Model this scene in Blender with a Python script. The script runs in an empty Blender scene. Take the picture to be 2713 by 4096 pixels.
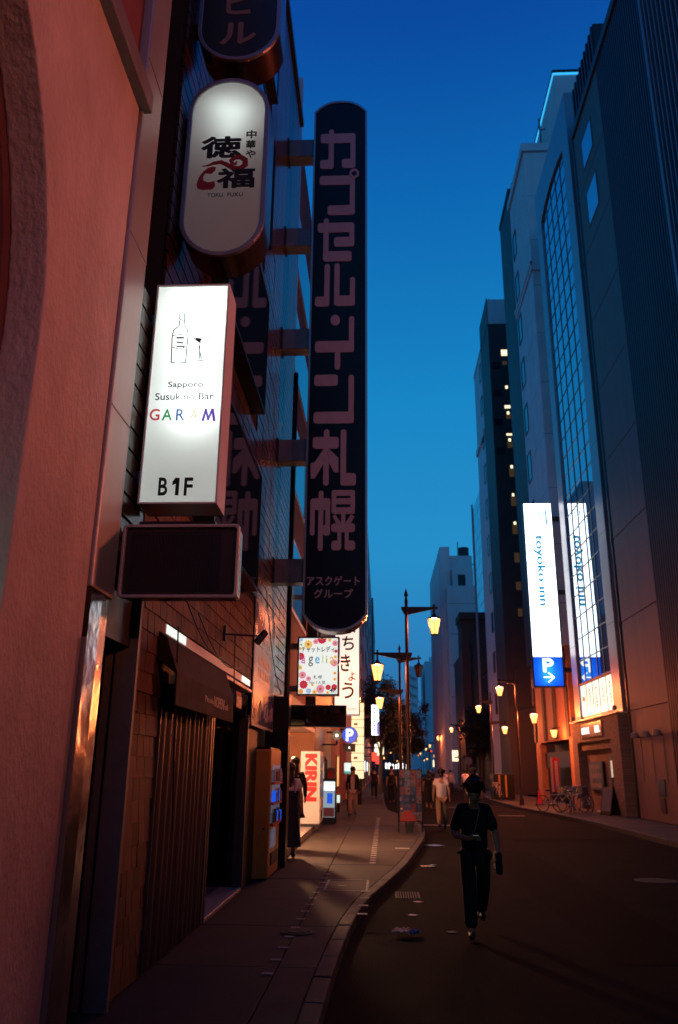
import bpy, bmesh, math, random
from mathutils import Vector, Matrix
random.seed(11)
S = bpy.context.scene
COL = S.collection
PI = math.pi

# ------------------------------------------------------------------ camera, sky, exposure
CAMPOS = Vector((0, 0, 1.72))
RM = Matrix(((0.9987193405538474, 0.005543601129075355, 0.05028863977291367),
             (0.04956145282602438, -0.30691962192782807, -0.9504441109657383),
             (0.01016568725969471, 0.9517192937847803, -0.3068013113406416)))
cd = bpy.data.cameras.new('camera')
cam = bpy.data.objects.new('camera', cd)
COL.objects.link(cam)
cam.matrix_world = Matrix.Translation(CAMPOS) @ RM.to_4x4()
cd.sensor_fit = 'VERTICAL'
cd.sensor_height = 36
cd.lens = 28.0
cd.clip_start = 0.05
cd.clip_end = 3000
cd.dof.use_dof = True
cd.dof.focus_distance = 7.5
cd.dof.aperture_fstop = 2.2
S.camera = cam

w = bpy.data.worlds.new("World")
S.world = w
w.use_nodes = True
nt = w.node_tree
bg = nt.nodes['Background']
tc = nt.nodes.new('ShaderNodeTexCoord')
sx = nt.nodes.new('ShaderNodeSeparateXYZ')
rp = nt.nodes.new('ShaderNodeValToRGB')
nt.links.new(tc.outputs['Generated'], sx.inputs[0])
nt.links.new(sx.outputs['Z'], rp.inputs[0])
el = rp.color_ramp.elements
stops = [(0.0, (.034, .115, .300)), (.06, (.030, .140, .350)), (.13, (.026, .200, .470)), (.247, (.0176, .268, .578)), (.435, (.0055, .230, .550)),
         (.632, (.0012, .132, .440)), (.76, (.0004, .064, .340)), (1.0, (.0004, .030, .24))]
el[0].position, el[0].color = stops[0][0], (*stops[0][1], 1)
el[1].position, el[1].color = stops[-1][0], (*stops[-1][1], 1)
for p, c in stops[1:-1]:
    e = el.new(p)
    e.color = (*c, 1)
nish = nt.nodes.new('ShaderNodeTexSky')          # the last twilight, sun already below the horizon
nish.sky_type = 'NISHITA'
nish.sun_disc = False
nish.sun_elevation = math.radians(-4)
nish.sun_rotation = math.radians(180)
add = nt.nodes.new('ShaderNodeMix')
add.data_type = 'RGBA'
add.blend_type = 'ADD'
add.inputs[0].default_value = 0.22
nt.links.new(rp.outputs[0], add.inputs[6])
nt.links.new(nish.outputs[0], add.inputs[7])
nt.links.new(add.outputs[2], bg.inputs[0])
bg.inputs[1].default_value = 1.0

S.view_settings.view_transform = 'Standard'
S.view_settings.look = 'None'
S.view_settings.exposure = 0
S.view_settings.gamma = 1
S.view_settings.use_curve_mapping = False
S.cycles.use_denoising = True
S.cycles.max_bounces = 6
S.cycles.diffuse_bounces = 3
S.cycles.glossy_bounces = 3
S.cycles.transmission_bounces = 4
S.cycles.transparent_max_bounces = 8
S.cycles.sample_clamp_indirect = 4
S.cycles.caustics_reflective = False
S.cycles.caustics_refractive = False

# ------------------------------------------------------------------ materials
def M(name, col, rough=.6, metal=0.0, var=.18, scale=5.0, stretch=(1, 1, 1), bump=0.0, bscale=40.0, bdist=.01, rand=0.0,
      emit=None, es=1.0, spec=.5, coat=0.0, wave=None):
    m = bpy.data.materials.new(name)
    m.use_nodes = True
    n, l = m.node_tree.nodes, m.node_tree.links
    b = n['Principled BSDF']
    b.inputs['Roughness'].default_value = rough
    b.inputs['Metallic'].default_value = metal
    b.inputs['Specular IOR Level'].default_value = spec
    b.inputs['Coat Weight'].default_value = coat
    g = n.new('ShaderNodeNewGeometry')
    mp = n.new('ShaderNodeMapping')
    mp.inputs['Scale'].default_value = stretch
    l.new(g.outputs['Position'], mp.inputs[0])
    colnode = None
    if var > 0:
        nz = n.new('ShaderNodeTexNoise')
        nz.inputs['Scale'].default_value = scale
        nz.inputs['Detail'].default_value = 6
        nz.inputs['Roughness'].default_value = .65
        l.new(mp.outputs[0], nz.inputs['Vector'])
        r = n.new('ShaderNodeValToRGB')
        r.color_ramp.elements[0].position = .3
        r.color_ramp.elements[1].position = .72
        r.color_ramp.elements[0].color = (*[max(0, c * (1 - var)) for c in col], 1)
        r.color_ramp.elements[1].color = (*[min(1, c * (1 + var)) for c in col], 1)
        l.new(nz.outputs['Fac'], r.inputs[0])
        colnode = r.outputs[0]
        mr = n.new('ShaderNodeMapRange')
        mr.inputs[3].default_value = max(.02, rough * .8)
        mr.inputs[4].default_value = min(1, rough * 1.25)
        l.new(nz.outputs['Fac'], mr.inputs[0])
        l.new(mr.outputs[0], b.inputs['Roughness'])
    if rand > 0:
        oi = n.new('ShaderNodeObjectInfo')
        mr2 = n.new('ShaderNodeMapRange')
        mr2.inputs[3].default_value = 1 - rand
        mr2.inputs[4].default_value = 1 + rand
        l.new(oi.outputs['Random'], mr2.inputs[0])
        hs = n.new('ShaderNodeHueSaturation')
        l.new(mr2.outputs[0], hs.inputs['Value'])
        if colnode:
            l.new(colnode, hs.inputs['Color'])
        else:
            hs.inputs['Color'].default_value = (*col, 1)
        colnode = hs.outputs[0]
    if colnode:
        l.new(colnode, b.inputs['Base Color'])
    else:
        b.inputs['Base Color'].default_value = (*col, 1)
    if bump > 0:
        bn = n.new('ShaderNodeTexNoise')
        bn.inputs['Scale'].default_value = bscale
        bn.inputs['Detail'].default_value = 4
        l.new(mp.outputs[0], bn.inputs['Vector'])
        bp = n.new('ShaderNodeBump')
        bp.inputs['Strength'].default_value = bump
        bp.inputs['Distance'].default_value = bdist
        l.new(bn.outputs['Fac'], bp.inputs['Height'])
        l.new(bp.outputs[0], b.inputs['Normal'])
    if emit:
        b.inputs['Emission Color'].default_value = (*emit, 1)
        b.inputs['Emission Strength'].default_value = es
    return m

def acrylic(name, col, glow, es):                 # a lamp-lit translucent sign face
    m = bpy.data.materials.new(name)
    m.use_nodes = True
    n, l = m.node_tree.nodes, m.node_tree.links
    n.remove(n['Principled BSDF'])
    out = n['Material Output']
    t = n.new('ShaderNodeBsdfTranslucent')
    d = n.new('ShaderNodeBsdfDiffuse')
    e = n.new('ShaderNodeEmission')
    t.inputs[0].default_value = (*col, 1)
    d.inputs[0].default_value = (*[c * .8 for c in col], 1)
    e.inputs[0].default_value = (*glow, 1)
    e.inputs[1].default_value = es
    mx = n.new('ShaderNodeMixShader')
    mx.inputs[0].default_value = .5
    ad = n.new('ShaderNodeAddShader')
    l.new(t.outputs[0], mx.inputs[1])
    l.new(d.outputs[0], mx.inputs[2])
    l.new(mx.outputs[0], ad.inputs[0])
    l.new(e.outputs[0], ad.inputs[1])
    l.new(ad.outputs[0], out.inputs[0])
    return m

def glow(name, col, es):
    m = bpy.data.materials.new(name)
    m.use_nodes = True
    n, l = m.node_tree.nodes, m.node_tree.links
    b = n['Principled BSDF']
    b.inputs['Base Color'].default_value = (*[c * .5 for c in col], 1)
    b.inputs['Roughness'].default_value = .3
    b.inputs['Emission Color'].default_value = (*col, 1)
    b.inputs['Emission Strength'].default_value = es
    return m

def lantern_glass(name, col, es, thru):           # frosted panes: glow and let part of the lamp's light out
    m = bpy.data.materials.new(name)
    m.use_nodes = True
    n, l = m.node_tree.nodes, m.node_tree.links
    n.remove(n['Principled BSDF'])
    e = n.new('ShaderNodeEmission')
    e.inputs[0].default_value = (*col, 1)
    e.inputs[1].default_value = es
    t = n.new('ShaderNodeBsdfTransparent')
    mx = n.new('ShaderNodeMixShader')
    mx.inputs[0].default_value = thru
    l.new(e.outputs[0], mx.inputs[1])
    l.new(t.outputs[0], mx.inputs[2])
    l.new(mx.outputs[0], n['Material Output'].inputs[0])
    return m

def brickmat(name, c1, c2, mortar, axis='x', s=1.0):
    m = M(name, c1, rough=.8, var=0)
    n, l = m.node_tree.nodes, m.node_tree.links
    b = n['Principled BSDF']
    g = n.new('ShaderNodeNewGeometry')
    sp = n.new('ShaderNodeSeparateXYZ')
    cb = n.new('ShaderNodeCombineXYZ')
    l.new(g.outputs['Position'], sp.inputs[0])
    l.new(sp.outputs['Y' if axis == 'x' else 'X'], cb.inputs[0])
    l.new(sp.outputs['Z'], cb.inputs[1])
    br = n.new('ShaderNodeTexBrick')
    br.inputs['Scale'].default_value = s
    br.inputs['Brick Width'].default_value = .24
    br.inputs['Row Height'].default_value = .08
    br.inputs['Mortar Size'].default_value = .008
    br.inputs['Color1'].default_value = (*c1, 1)
    br.inputs['Color2'].default_value = (*c2, 1)
    br.inputs['Mortar'].default_value = (*mortar, 1)
    l.new(cb.outputs[0], br.inputs['Vector'])
    l.new(br.outputs['Color'], b.inputs['Base Color'])
    bp = n.new('ShaderNodeBump')
    bp.inputs['Strength'].default_value = .6
    bp.inputs['Distance'].default_value = .01
    bp.invert = True
    l.new(br.outputs['Fac'], bp.inputs['Height'])
    l.new(bp.outputs[0], b.inputs['Normal'])
    return m

LAMP = (1.0, .205, .055)
mt = dict(
    ground=M('earth', (.04, .04, .04), .9), asphalt=M('asphalt', (.0135, .012, .0115), .95, var=.4, scale=1.6, bump=.8, bscale=110, bdist=.014, spec=.02),
    slab=M('paving concrete', (.055, .046, .04), .85, var=.28, scale=3, bump=.5, bscale=90, bdist=.006, rand=.14, spec=.2),
    darkslab=M('dark paving', (.045, .04, .038), .85, var=.3, scale=3, bump=.5, bscale=90, rand=.1, spec=.2),
    joint=M('joint sand', (.035, .03, .028), .9), kerb=M('kerb granite', (.036, .031, .028), .8, var=.25, scale=9, bump=.4, bscale=60, rand=.15),
    paint=M('worn road paint', (.34, .32, .30), .75, var=.6, scale=14), iron=M('cast iron', (.014, .012, .011), .75, metal=.1, bump=.5, bscale=60),
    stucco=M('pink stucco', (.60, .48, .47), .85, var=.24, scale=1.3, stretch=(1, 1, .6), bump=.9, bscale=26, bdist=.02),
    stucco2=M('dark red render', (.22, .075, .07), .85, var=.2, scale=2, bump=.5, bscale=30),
    alu=M('grey cladding', (.42, .41, .41), .42, metal=.55, var=.1, scale=3, stretch=(1, 1, .2)),
    steel=M('polished steel', (.42, .36, .34), .16, metal=1, var=.08, scale=2, bump=.5, bscale=1.5, bdist=.06),
    pipe=M('pipe', (.20, .17, .16), .5), black=M('black paint', (.012, .011, .011), .45), blackm=M('black satin metal', (.02, .019, .018), .32, metal=.4),
    blackgloss=M('black glass', (.004, .004, .006), .035, var=0, spec=.8), tile=M('glazed brown tile', (.05, .022, .018), .24, var=.25, scale=2.5, rand=.3, bump=.3, bscale=7, bdist=.014, spec=.3),
    grout=M('grout', (.012, .010, .010), .8), shingle=M('cedar shingle', (.12, .055, .032), .62, var=.4, scale=7, stretch=(6, 6, .6), bump=.6, bscale=30, rand=.45),
    flute=M('fluted panel', (.085, .072, .068), .38, var=.3, scale=6, stretch=(4, 4, .3), bump=.25, bscale=20), canvas=M('maroon canvas', (.022, .007, .010), .8, var=.2, bump=.3, bscale=12),
    letter_pale=M('pale lettering', (.62, .55, .52), .6, var=.1), signnavy=M('navy sign face', (.003, .004, .014), .3, var=.1, spec=.25), signrim=M('sign edge metal', (.34, .34, .36), .3, metal=.85, var=.1),
    copper=M('bronze sign side', (.15, .10, .08), .2, metal=.9, var=.2, scale=3), bracket=M('painted steel', (.16, .16, .17), .35, metal=.55), teal=M('dark teal face', (.008, .022, .026), .3),
    acr=acrylic('sign acrylic', (.93, .95, .93), (.86, 1, .93), .22), acr2=acrylic('pill acrylic', (.92, .92, .90), (.86, 1, .95), .02), white=M('white enamel', (.72, .70, .68), .4, var=.06),
    ink=M('black ink', (.006, .006, .007), .6, var=0), red=M('red ink', (.26, .02, .025), .6, var=0), grille=M('dark grille', (.035, .022, .02), .4), frame=M('aluminium frame', (.56, .50, .48), .4, metal=.25, var=.1),
    whitelit=glow('lit white sign', (.90, .97, 1.0), 3.2), warmwhite=glow('lit warm white', (1, .86, .74), 1.0), creamlit=glow('lit cream', (1, .86, .50), 1.05), bluelit=glow('lit blue', (.0, .10, .85), 1.0),
    cyan=glow('cyan print', (.0, .34, .60), .8), wink=glow('lit white print', (.95, 1, 1), 1.6), blueprint=glow('lit royal blue', (.01, .10, .75), .9), flowerbg=glow('lit poster', (.93, 1, .95), .85),
    neon=glow('blue neon', (.04, .50, 1.0), 1.1), shopwhite=glow('lit shop', (1, .97, .92), 2.5), coldlit=glow('mint lit', (.78, 1, .88), .95), orangeprint=glow('orange print', (.55, .12, .05), .5),
    winlit=glow('lit window', (1, .86, .55), 1.4), windim=glow('dim window', (.30, .17, .07), .12), redlamp=glow('red light', (1, .05, .03), 2),
    lant=lantern_glass('lantern pane lit', (1, .44, .095), 4.0, .35), lantoff=M('lantern pane dark', (.20, .08, .06), .2, var=0), lampmetal=M('lamp post paint', (.035, .014, .012), .4, metal=.3),
    concrete=M('facade concrete', (.15, .085, .085), .62, var=.28, scale=1.1, stretch=(2.2, 2.2, .25), bump=.35, bscale=45), rib=M('ribbed metal', (.060, .026, .042), .5, metal=.2, var=.12),
    fin=M('fin paint', (.20, .17, .21), .45, metal=.4), facadegrey=M('metal facade', (.32, .265, .30), .36, metal=.45, var=.1, scale=.8), pane=M('curtain glass', (.012, .016, .03), .02, var=0, spec=1.0, rand=0, metal=.55),
    glassmir=M('mirror glass', (.42, .47, .55), .015, metal=1, var=0), mullion=M('mullion', (.06, .055, .055), .4, metal=.4), brick=brickmat('shop brick', (.24, .15, .115), (.16, .10, .08), (.09, .075, .07)),
    cream=M('cream stone', (.76, .60, .60), .75, var=.12, scale=.7, bump=.2, bscale=20), darkstone=M('dark brown stone', (.040, .024, .022), .55, var=.2, scale=1), pale=M('pale panel', (.68, .58, .58), .6, var=.08),
    greyb=M('grey concrete tower', (.74, .66, .62), .8, var=.14, scale=.35, stretch=(1, 1, .4)), brickd=brickmat('dark brick', (.10, .062, .05), (.075, .045, .036), (.05, .04, .035)), winglass=M('window glass', (.02, .024, .035), .06, var=0, spec=.8),
    skin=M('skin', (.42, .24, .17), .55, var=.08), hair=M('black hair', (.008, .006, .006), .45), tee=M('white cotton', (.82, .74, .76), .85, var=.06), khaki=M('khaki cotton', (.34, .22, .13), .85, var=.1), blackcloth=M('black cloth', (.012, .010, .011), .9),
    navycloth=M('navy cloth', (.012, .018, .045), .8), pinktop=M('pink top', (.55, .36, .36), .8), beige=M('beige trousers', (.46, .31, .24), .85), greyc=M('grey cloth', (.20, .18, .19), .85), shoe=M('shoe', (.03, .025, .025), .6), stripe=M('pinstripe', (.045, .032, .028), .9),
    orangevm=M('orange enamel', (.74, .34, .06), .35, var=.08), vmglass=glow('lit drink window', (.20, .28, .42), .2), red2=M('red print', (.55, .012, .02), .55, var=.05), silver=M('silver', (.55, .53, .52), .2, metal=.9),
    leafd=M('leaf', (.028, .036, .018), .6, rand=.3), bark=M('bark', (.07, .05, .035), .9), paper=M('paper', (.66, .44, .34), .8, var=.25, scale=25), paperblue=M('blue flyer', (.12, .28, .55), .5, var=.3, scale=30),
    rubber=M('rubber', (.015, .014, .014), .8), yellow=M('yellow paint', (.62, .30, .03), .5), woodpanel=M('warm wall', (.40, .17, .09), .7, var=.2, scale=2), floorstep=M('step tile', (.42, .40, .36), .5, var=.1),
    poster=M('printed poster', (.10, .11, .20), .25, var=.3, scale=3), posterb=M('poster teal', (.13, .20, .24), .3, var=.25, scale=4), posterpink=M('poster pink', (.40, .24, .26), .3), gold=M('gold print', (.50, .30, .10), .4), green=M('green cloth', (.02, .09, .10), .6))

# ------------------------------------------------------------------ mesh tools
ORG = {}
def org(o):
    return Vector(ORG.get(o.name, (0, 0, 0))) if o else Vector((0, 0, 0))

class MB:
    def __init__(s):
        s.v, s.f = [], []
    def add(s, vs, fs):
        k = len(s.v)
        s.v += [Vector(p) for p in vs]
        s.f += [[i + k for i in f] for f in fs]
        return s
    def box(s, x0, x1, y0, y1, z0, z1):
        return s.add([(x0, y0, z0), (x1, y0, z0), (x1, y1, z0), (x0, y1, z0), (x0, y0, z1), (x1, y0, z1), (x1, y1, z1), (x0, y1, z1)],
                     [(3, 2, 1, 0), (4, 5, 6, 7), (0, 1, 5, 4), (1, 2, 6, 5), (2, 3, 7, 6), (3, 0, 4, 7)])
    def cyl(s, p0, p1, r0, r1=None, n=12, caps=True, ph=0.0):
        p0, p1 = Vector(p0), Vector(p1)
        r1 = r0 if r1 is None else r1
        d = (p1 - p0).normalized()
        a = d.orthogonal().normalized() if abs(d.z) < .99 else Vector((1, 0, 0))
        b = d.cross(a)
        vs = []
        for p, r in ((p0, r0), (p1, r1)):
            for i in range(n):
                t = 2 * PI * (i + ph) / n
                vs.append(p + (a * math.cos(t) + b * math.sin(t)) * r)
        fs = [(i, (i + 1) % n, n + (i + 1) % n, n + i) for i in range(n)]
        if caps:
            fs += [tuple(range(n - 1, -1, -1)), tuple(range(n, 2 * n))]
        return s.add(vs, fs)
    def tube(s, pts, r, n=6):
        for a, b in zip(pts[:-1], pts[1:]):
            s.cyl(a, b, r, r, n)
        return s
    def lathe(s, prof, c=(0, 0, 0), n=16, ph=0.0):
        c = Vector(c)
        vs = []
        for r, z in prof:
            for i in range(n):
                t = 2 * PI * (i + ph) / n
                vs.append(c + Vector((r * math.cos(t), r * math.sin(t), z)))
        fs = []
        for k in range(len(prof) - 1):
            for i in range(n):
                j = (i + 1) % n
                fs.append((k * n + i, k * n + j, (k + 1) * n + j, (k + 1) * n + i))
        fs += [tuple(range(n - 1, -1, -1)), tuple(range((len(prof) - 1) * n, len(prof) * n))]
        return s.add(vs, fs)
    def prism(s, poly, plane, d0, d1):
        n = len(poly)
        def P(a, b, d):
            return {'xz': (a, d, b), 'yz': (d, a, b), 'xy': (a, b, d)}[plane]
        vs = [P(a, b, d0) for a, b in poly] + [P(a, b, d1) for a, b in poly]
        fs = [tuple(range(n)), tuple(range(2 * n - 1, n - 1, -1))] + [(i, (i + 1) % n, n + (i + 1) % n, n + i) for i in range(n)]
        return s.add(vs, fs)
    def ring(s, outer, inner, plane, d0, d1):          # frame between two outlines with equally many points
        n = len(outer)
        def P(a, b, d):
            return {'xz': (a, d, b), 'yz': (d, a, b), 'xy': (a, b, d)}[plane]
        vs = [P(*p, d0) for p in outer] + [P(*p, d0) for p in inner] + [P(*p, d1) for p in outer] + [P(*p, d1) for p in inner]
        fs = []
        for i in range(n):
            j = (i + 1) % n
            fs += [(i, j, n + j, n + i), (2 * n + j, 2 * n + i, 3 * n + i, 3 * n + j), (i, 2 * n + i, 2 * n + j, j), (n + j, 3 * n + j, 3 * n + i, n + i)]
        return s.add(vs, fs)
    def ball(s, c, r, n=10, m=7, sc=(1, 1, 1)):
        c = Vector(c)
        vs = [c + Vector((0, 0, -r * sc[2]))]
        for k in range(1, m):
            t = -PI / 2 + PI * k / m
            for i in range(n):
                p = 2 * PI * i / n
                vs.append(c + Vector((r * sc[0] * math.cos(t) * math.cos(p), r * sc[1] * math.cos(t) * math.sin(p), r * sc[2] * math.sin(t))))
        vs.append(c + Vector((0, 0, r * sc[2])))
        fs = [(0, 1 + (i + 1) % n, 1 + i) for i in range(n)]
        for k in range(m - 2):
            for i in range(n):
                j = (i + 1) % n
                fs.append((1 + k * n + i, 1 + k * n + j, 1 + (k + 1) * n + j, 1 + (k + 1) * n + i))
        e = len(vs) - 1
        fs += [(e, 1 + (m - 2) * n + i, 1 + (m - 2) * n + (i + 1) % n) for i in range(n)]
        return s.add(vs, fs)
    def build(s, name, mat, parent=None, smooth=False, bevel=0, seg=2, kind=None):
        me = bpy.data.meshes.new(name)
        o0 = org(parent)
        me.from_pydata([v - o0 for v in s.v], [], s.f)
        bm = bmesh.new()
        bm.from_mesh(me)
        bmesh.ops.recalc_face_normals(bm, faces=bm.faces)
        if bevel:
            ed = [e for e in bm.edges if len(e.link_faces) == 2 and e.calc_face_angle(0) > .6]
            bmesh.ops.bevel(bm, geom=ed, offset=bevel, segments=seg, profile=.5, affect='EDGES', clamp_overlap=True)
        bm.to_mesh(me)
        bm.free()
        if smooth:
            me.polygons.foreach_set('use_smooth', [True] * len(me.polygons))
            try:
                me.set_sharp_from_angle(angle=.7)
            except Exception:
                pass
        me.materials.append(mt[mat] if isinstance(mat, str) else mat)
        o = bpy.data.objects.new(name, me)
        COL.objects.link(o)
        if parent:
            o.parent = parent
            ORG[o.name] = tuple(o0)
        if kind:
            o['kind'] = kind
        return o

def box(name, mat, parent, x0, x1, y0, y1, z0, z1, bevel=0, kind=None):
    return MB().box(x0, x1, y0, y1, z0, z1).build(name, mat, parent, bevel=bevel, kind=kind)

def thing(name, label, cat, loc=(0, 0, 0), group=None, local=False):
    o = bpy.data.objects.new(name, None)
    o.empty_display_size = .2
    COL.objects.link(o)
    o.location = loc
    o['label'] = label
    o['category'] = cat
    if group:
        o['group'] = group
    ORG[o.name] = (0, 0, 0) if local else tuple(loc)
    return o

def tag(o, label, cat, group=None):
    o['label'] = label
    o['category'] = cat
    if group:
        o['group'] = group
    return o

def dup(root, loc, rz=0, label=None, scale=1.0, sub=None):
    r = root.copy()
    COL.objects.link(r)
    r.location = loc
    r.rotation_euler = (0, 0, rz)
    r.scale = (scale,) * 3
    if label:
        r['label'] = label
    def rec(src, dst):
        for ch in src.children:
            c = ch.copy()
            COL.objects.link(c)
            c.parent = dst
            if sub:
                sub(c)
            rec(ch, c)
    rec(root, r)
    return r

def piece(mesh, name, parent, loc, rot=None):           # a repeated piece that shares its mesh
    o = bpy.data.objects.new(name, mesh)
    COL.objects.link(o)
    o.parent = parent
    o.location = Vector(loc) - org(parent)
    if rot:
        o.rotation_euler = rot
    return o

def meshof(mb, name, mat, bevel=0):
    o = mb.build(name, mat, bevel=bevel)
    me = o.data
    bpy.data.objects.remove(o)
    return me

def at(px, py, axis, val):                              # a photo point carried onto the plane it lies on
    d = RM @ Vector((px - 784.0, -(py - 1183.5), -1841.0))
    i = 'XYZ'.index(axis)
    return CAMPOS + d * ((val - CAMPOS[i]) / d[i])

def zz(x0, y0, k):                                      # points read off an enlarged crop of the photo
    return lambda x, y: ((x0 + x / k) * .57796, (y0 + y / k) * .57796)

def rrect(x0, x1, z0, z1, r, n=4):
    r = min(r, (x1 - x0) / 2 - 1e-4, (z1 - z0) / 2 - 1e-4)
    pts = []
    for cx, cz, a in ((x1 - r, z0 + r, -PI / 2), (x1 - r, z1 - r, 0), (x0 + r, z1 - r, PI / 2), (x0 + r, z0 + r, PI)):
        for k in range(n + 1):
            t = a + PI / 2 * k / n
            pts.append((cx + r * math.cos(t), cz + r * math.sin(t)))
    return pts

def stadium(x0, x1, z0, z1, n=14):
    r, c = (x1 - x0) / 2, (x0 + x1) / 2
    pts = [(c + r * math.cos(PI * k / n), z1 - r + r * math.sin(PI * k / n)) for k in range(n + 1)]
    return pts + [(c + r * math.cos(PI + PI * k / n), z0 + r + r * math.sin(PI + PI * k / n)) for k in range(n + 1)]

DG = None
def text(parts, mat, parent, facing='-Y', depth=.003, name='lettering'):
    for p in parts:
        r = text_line([p], mat, parent, facing, depth, name)
    return r

def text_line(parts, mat, parent, facing, depth, name):
    """parts: (body, a0, a1, z0, z1, d, bold, rotated) boxes the words are fitted to; one mesh of flat print"""
    mb = MB()
    for body, a0, a1, z0, z1, d, bold, rot in parts:
        cu = bpy.data.curves.new('t', 'FONT')
        cu.body = body
        cu.size = 1
        cu.offset = min(bold, .010)
        cu.extrude = .001
        cu.resolution_u = 4
        cu.align_x = 'CENTER'
        cu.space_line = .9
        o = bpy.data.objects.new('t', cu)
        COL.objects.link(o)
        dg = bpy.context.evaluated_depsgraph_get()
        me = bpy.data.meshes.new_from_object(o.evaluated_get(dg))
        vs = [v.co.copy() for v in me.vertices]
        fs = [tuple(p.vertices) for p in me.polygons]
        bpy.data.objects.remove(o)
        bpy.data.meshes.remove(me)
        bpy.data.curves.remove(cu)
        if not vs:
            continue
        if rot:
            vs = [Vector((v.y, -v.x, v.z)) for v in vs]
        xa, xb = min(v.x for v in vs), max(v.x for v in vs)
        ya, yb = min(v.y for v in vs), max(v.y for v in vs)
        ex = max(0, bold - .010) * .9
        for q, (sx_, sz_) in enumerate([(0, 0)] if ex == 0 else [(-ex, 0), (ex, 0), (0, -ex), (0, ex), (-ex * .5, ex * .5), (ex * .5, -ex * .5)]):
            out = []
            for v in vs:
                u = (v.x - xa) / max(1e-6, xb - xa)
                t = (v.y - ya) / max(1e-6, yb - ya)
                h = depth + .0004 * q if v.z > 0 else 0
                a = a0 + (a1 - a0) * u + sx_ * (a1 - a0)
                z = z0 + (z1 - z0) * t + sz_ * (z1 - z0)
                out.append({'-Y': (a, d - h, z), '+X': (d + h, a, z), '-X': (d - h, a, z)}[facing])
            mb.add(out, fs)
    return mb.build(name, mat, parent)

def struct(o):
    o['kind'] = 'structure'
    return o

def point(name, loc, power, col=LAMP, r=.1, parent=None):
    l = bpy.data.lights.new(name, 'POINT')
    l.energy = power
    l.color = col
    l.shadow_soft_size = r
    o = bpy.data.objects.new(name, l)
    COL.objects.link(o)
    o.location = Vector(loc) - org(parent) if parent else loc
    if parent:
        o.parent = parent
    return o

# ------------------------------------------------------------------ ground, road, pavements
struct(box('ground', 'ground', None, -300, 300, -110, 600, -.3, -.008))
struct(MB().add([(-6, -14, 0), (24, -14, 0), (24, 345, 0), (-6, 345, 0)], [(0, 1, 2, 3)]).build('road', 'asphalt'))

KL = [(-14, -.47), (6, -.42), (9, -.35), (11.3, -.18), (13, .08), (15.5, .45), (18.5, .78), (21, 1.04), (23, 1.18), (26, 1.25), (29, 1.1), (32, .7), (36, .28), (60, .2), (320, .2)]
KR = [(-14, 7.1), (28, 7.05), (33, 6.85), (37, 6.55), (41, 6.35), (48, 6.3), (54, 6.6), (60, 7.0), (320, 7.0)]
def lerp(T, y):                                         # smooth curve through the kerb points
    for k in range(len(T) - 1):
        if y <= T[k + 1][0]:
            (x1, p1), (x2, p2) = T[k], T[k + 1]
            x0, p0 = T[max(0, k - 1)]
            x3, p3 = T[min(len(T) - 1, k + 2)]
            h = x2 - x1
            m1 = (p2 - p0) / max(1e-6, x2 - x0)
            m2 = (p3 - p1) / max(1e-6, x3 - x1)
            if (p2 - p1) * m1 <= 0:
                m1 = 0
            if (p2 - p1) * m2 <= 0:
                m2 = 0
            t = max(0, (y - x1) / h)
            return (2 * t ** 3 - 3 * t * t + 1) * p1 + (t ** 3 - 2 * t * t + t) * h * m1 + (3 * t * t - 2 * t ** 3) * p2 + (t ** 3 - t * t) * h * m2
    return T[-1][1]

def pavement(name, T, side, wallx, z, y0, y1):
    """edge outline of a raised pavement, sunk a little under the slabs"""
    ys = [y0 + k for k in range(int(y1 - y0) + 1)]
    edge = [(lerp(T, y) - side * .14, y) for y in ys]
    poly = edge + [(wallx, ys[-1]), (wallx, ys[0])]
    return struct(MB().prism(poly, 'xy', -.02, z).build(name, 'joint'))

pl = pavement('pavement', KL, 1, -3.4, .095, -14, 320)
pr = pavement('pavement', KR, -1, 9.9, .105, -14, 320)

def slabs(parent, T, side, wallx, seam, z, bands):
    for (a, b, mat) in bands:
        g = .006
        for lo, hi in ((wallx, seam), (seam, None)):
            n = 4
            ys = [a + g + (b - a - 2 * g) * k / n for k in range(n + 1)]
            if hi is None:
                p = [(lo + side * g, y) for y in ys] + [(lerp(T, y) - side * .155, y) for y in reversed(ys)]
            else:
                p = [(lo, y) for y in ys] + [(hi - side * g, y) for y in reversed(ys)]
            if max(abs(q[0] - p[0][0]) for q in p) < .05:
                continue
            MB().prism(p, 'xy', z - .06, z + random.uniform(-.002, .002)).build('paving_slab', mat, parent, bevel=.004, seg=1)

bl, y = [], 2.0
while y < 62:
    if 13.2 <= y < 15.0:
        bl.append((13.2, 15.2, 'darkslab'))
        y = 15.2
        continue
    st = 1.85 if y < 13 else 2.6
    nxt = min(y + st, 13.2) if y < 13.2 else y + st
    bl.append((y, nxt, 'slab'))
    y = nxt
slabs(pl, KL, 1, -3.3, -.88, .12, bl)
slabs(pr, KR, -1, 9.8, 8.1, .13, [(y0, y0 + 2.4, 'slab') for y0 in [19 + 2.4 * k for k in range(16)]])

def kerbs(parent, T, side, z, y0, y1, st):
    y = y0
    while y < y1:
        g = .005
        n = 3
        ys = [y + g + (st - 2 * g) * k / n for k in range(n + 1)]
        p = [(lerp(T, t), t) for t in ys] + [(lerp(T, t) - side * .15, t) for t in reversed(ys)]
        MB().prism(p, 'xy', -.02, z + random.uniform(-.003, .003)).build('kerb_stone', 'kerb', parent, bevel=.018, seg=2)
        y += st
kerbs(pl, KL, 1, .123, 3.5, 60, .75)
kerbs(pr, KR, -1, .133, 18, 60, .9)

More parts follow.
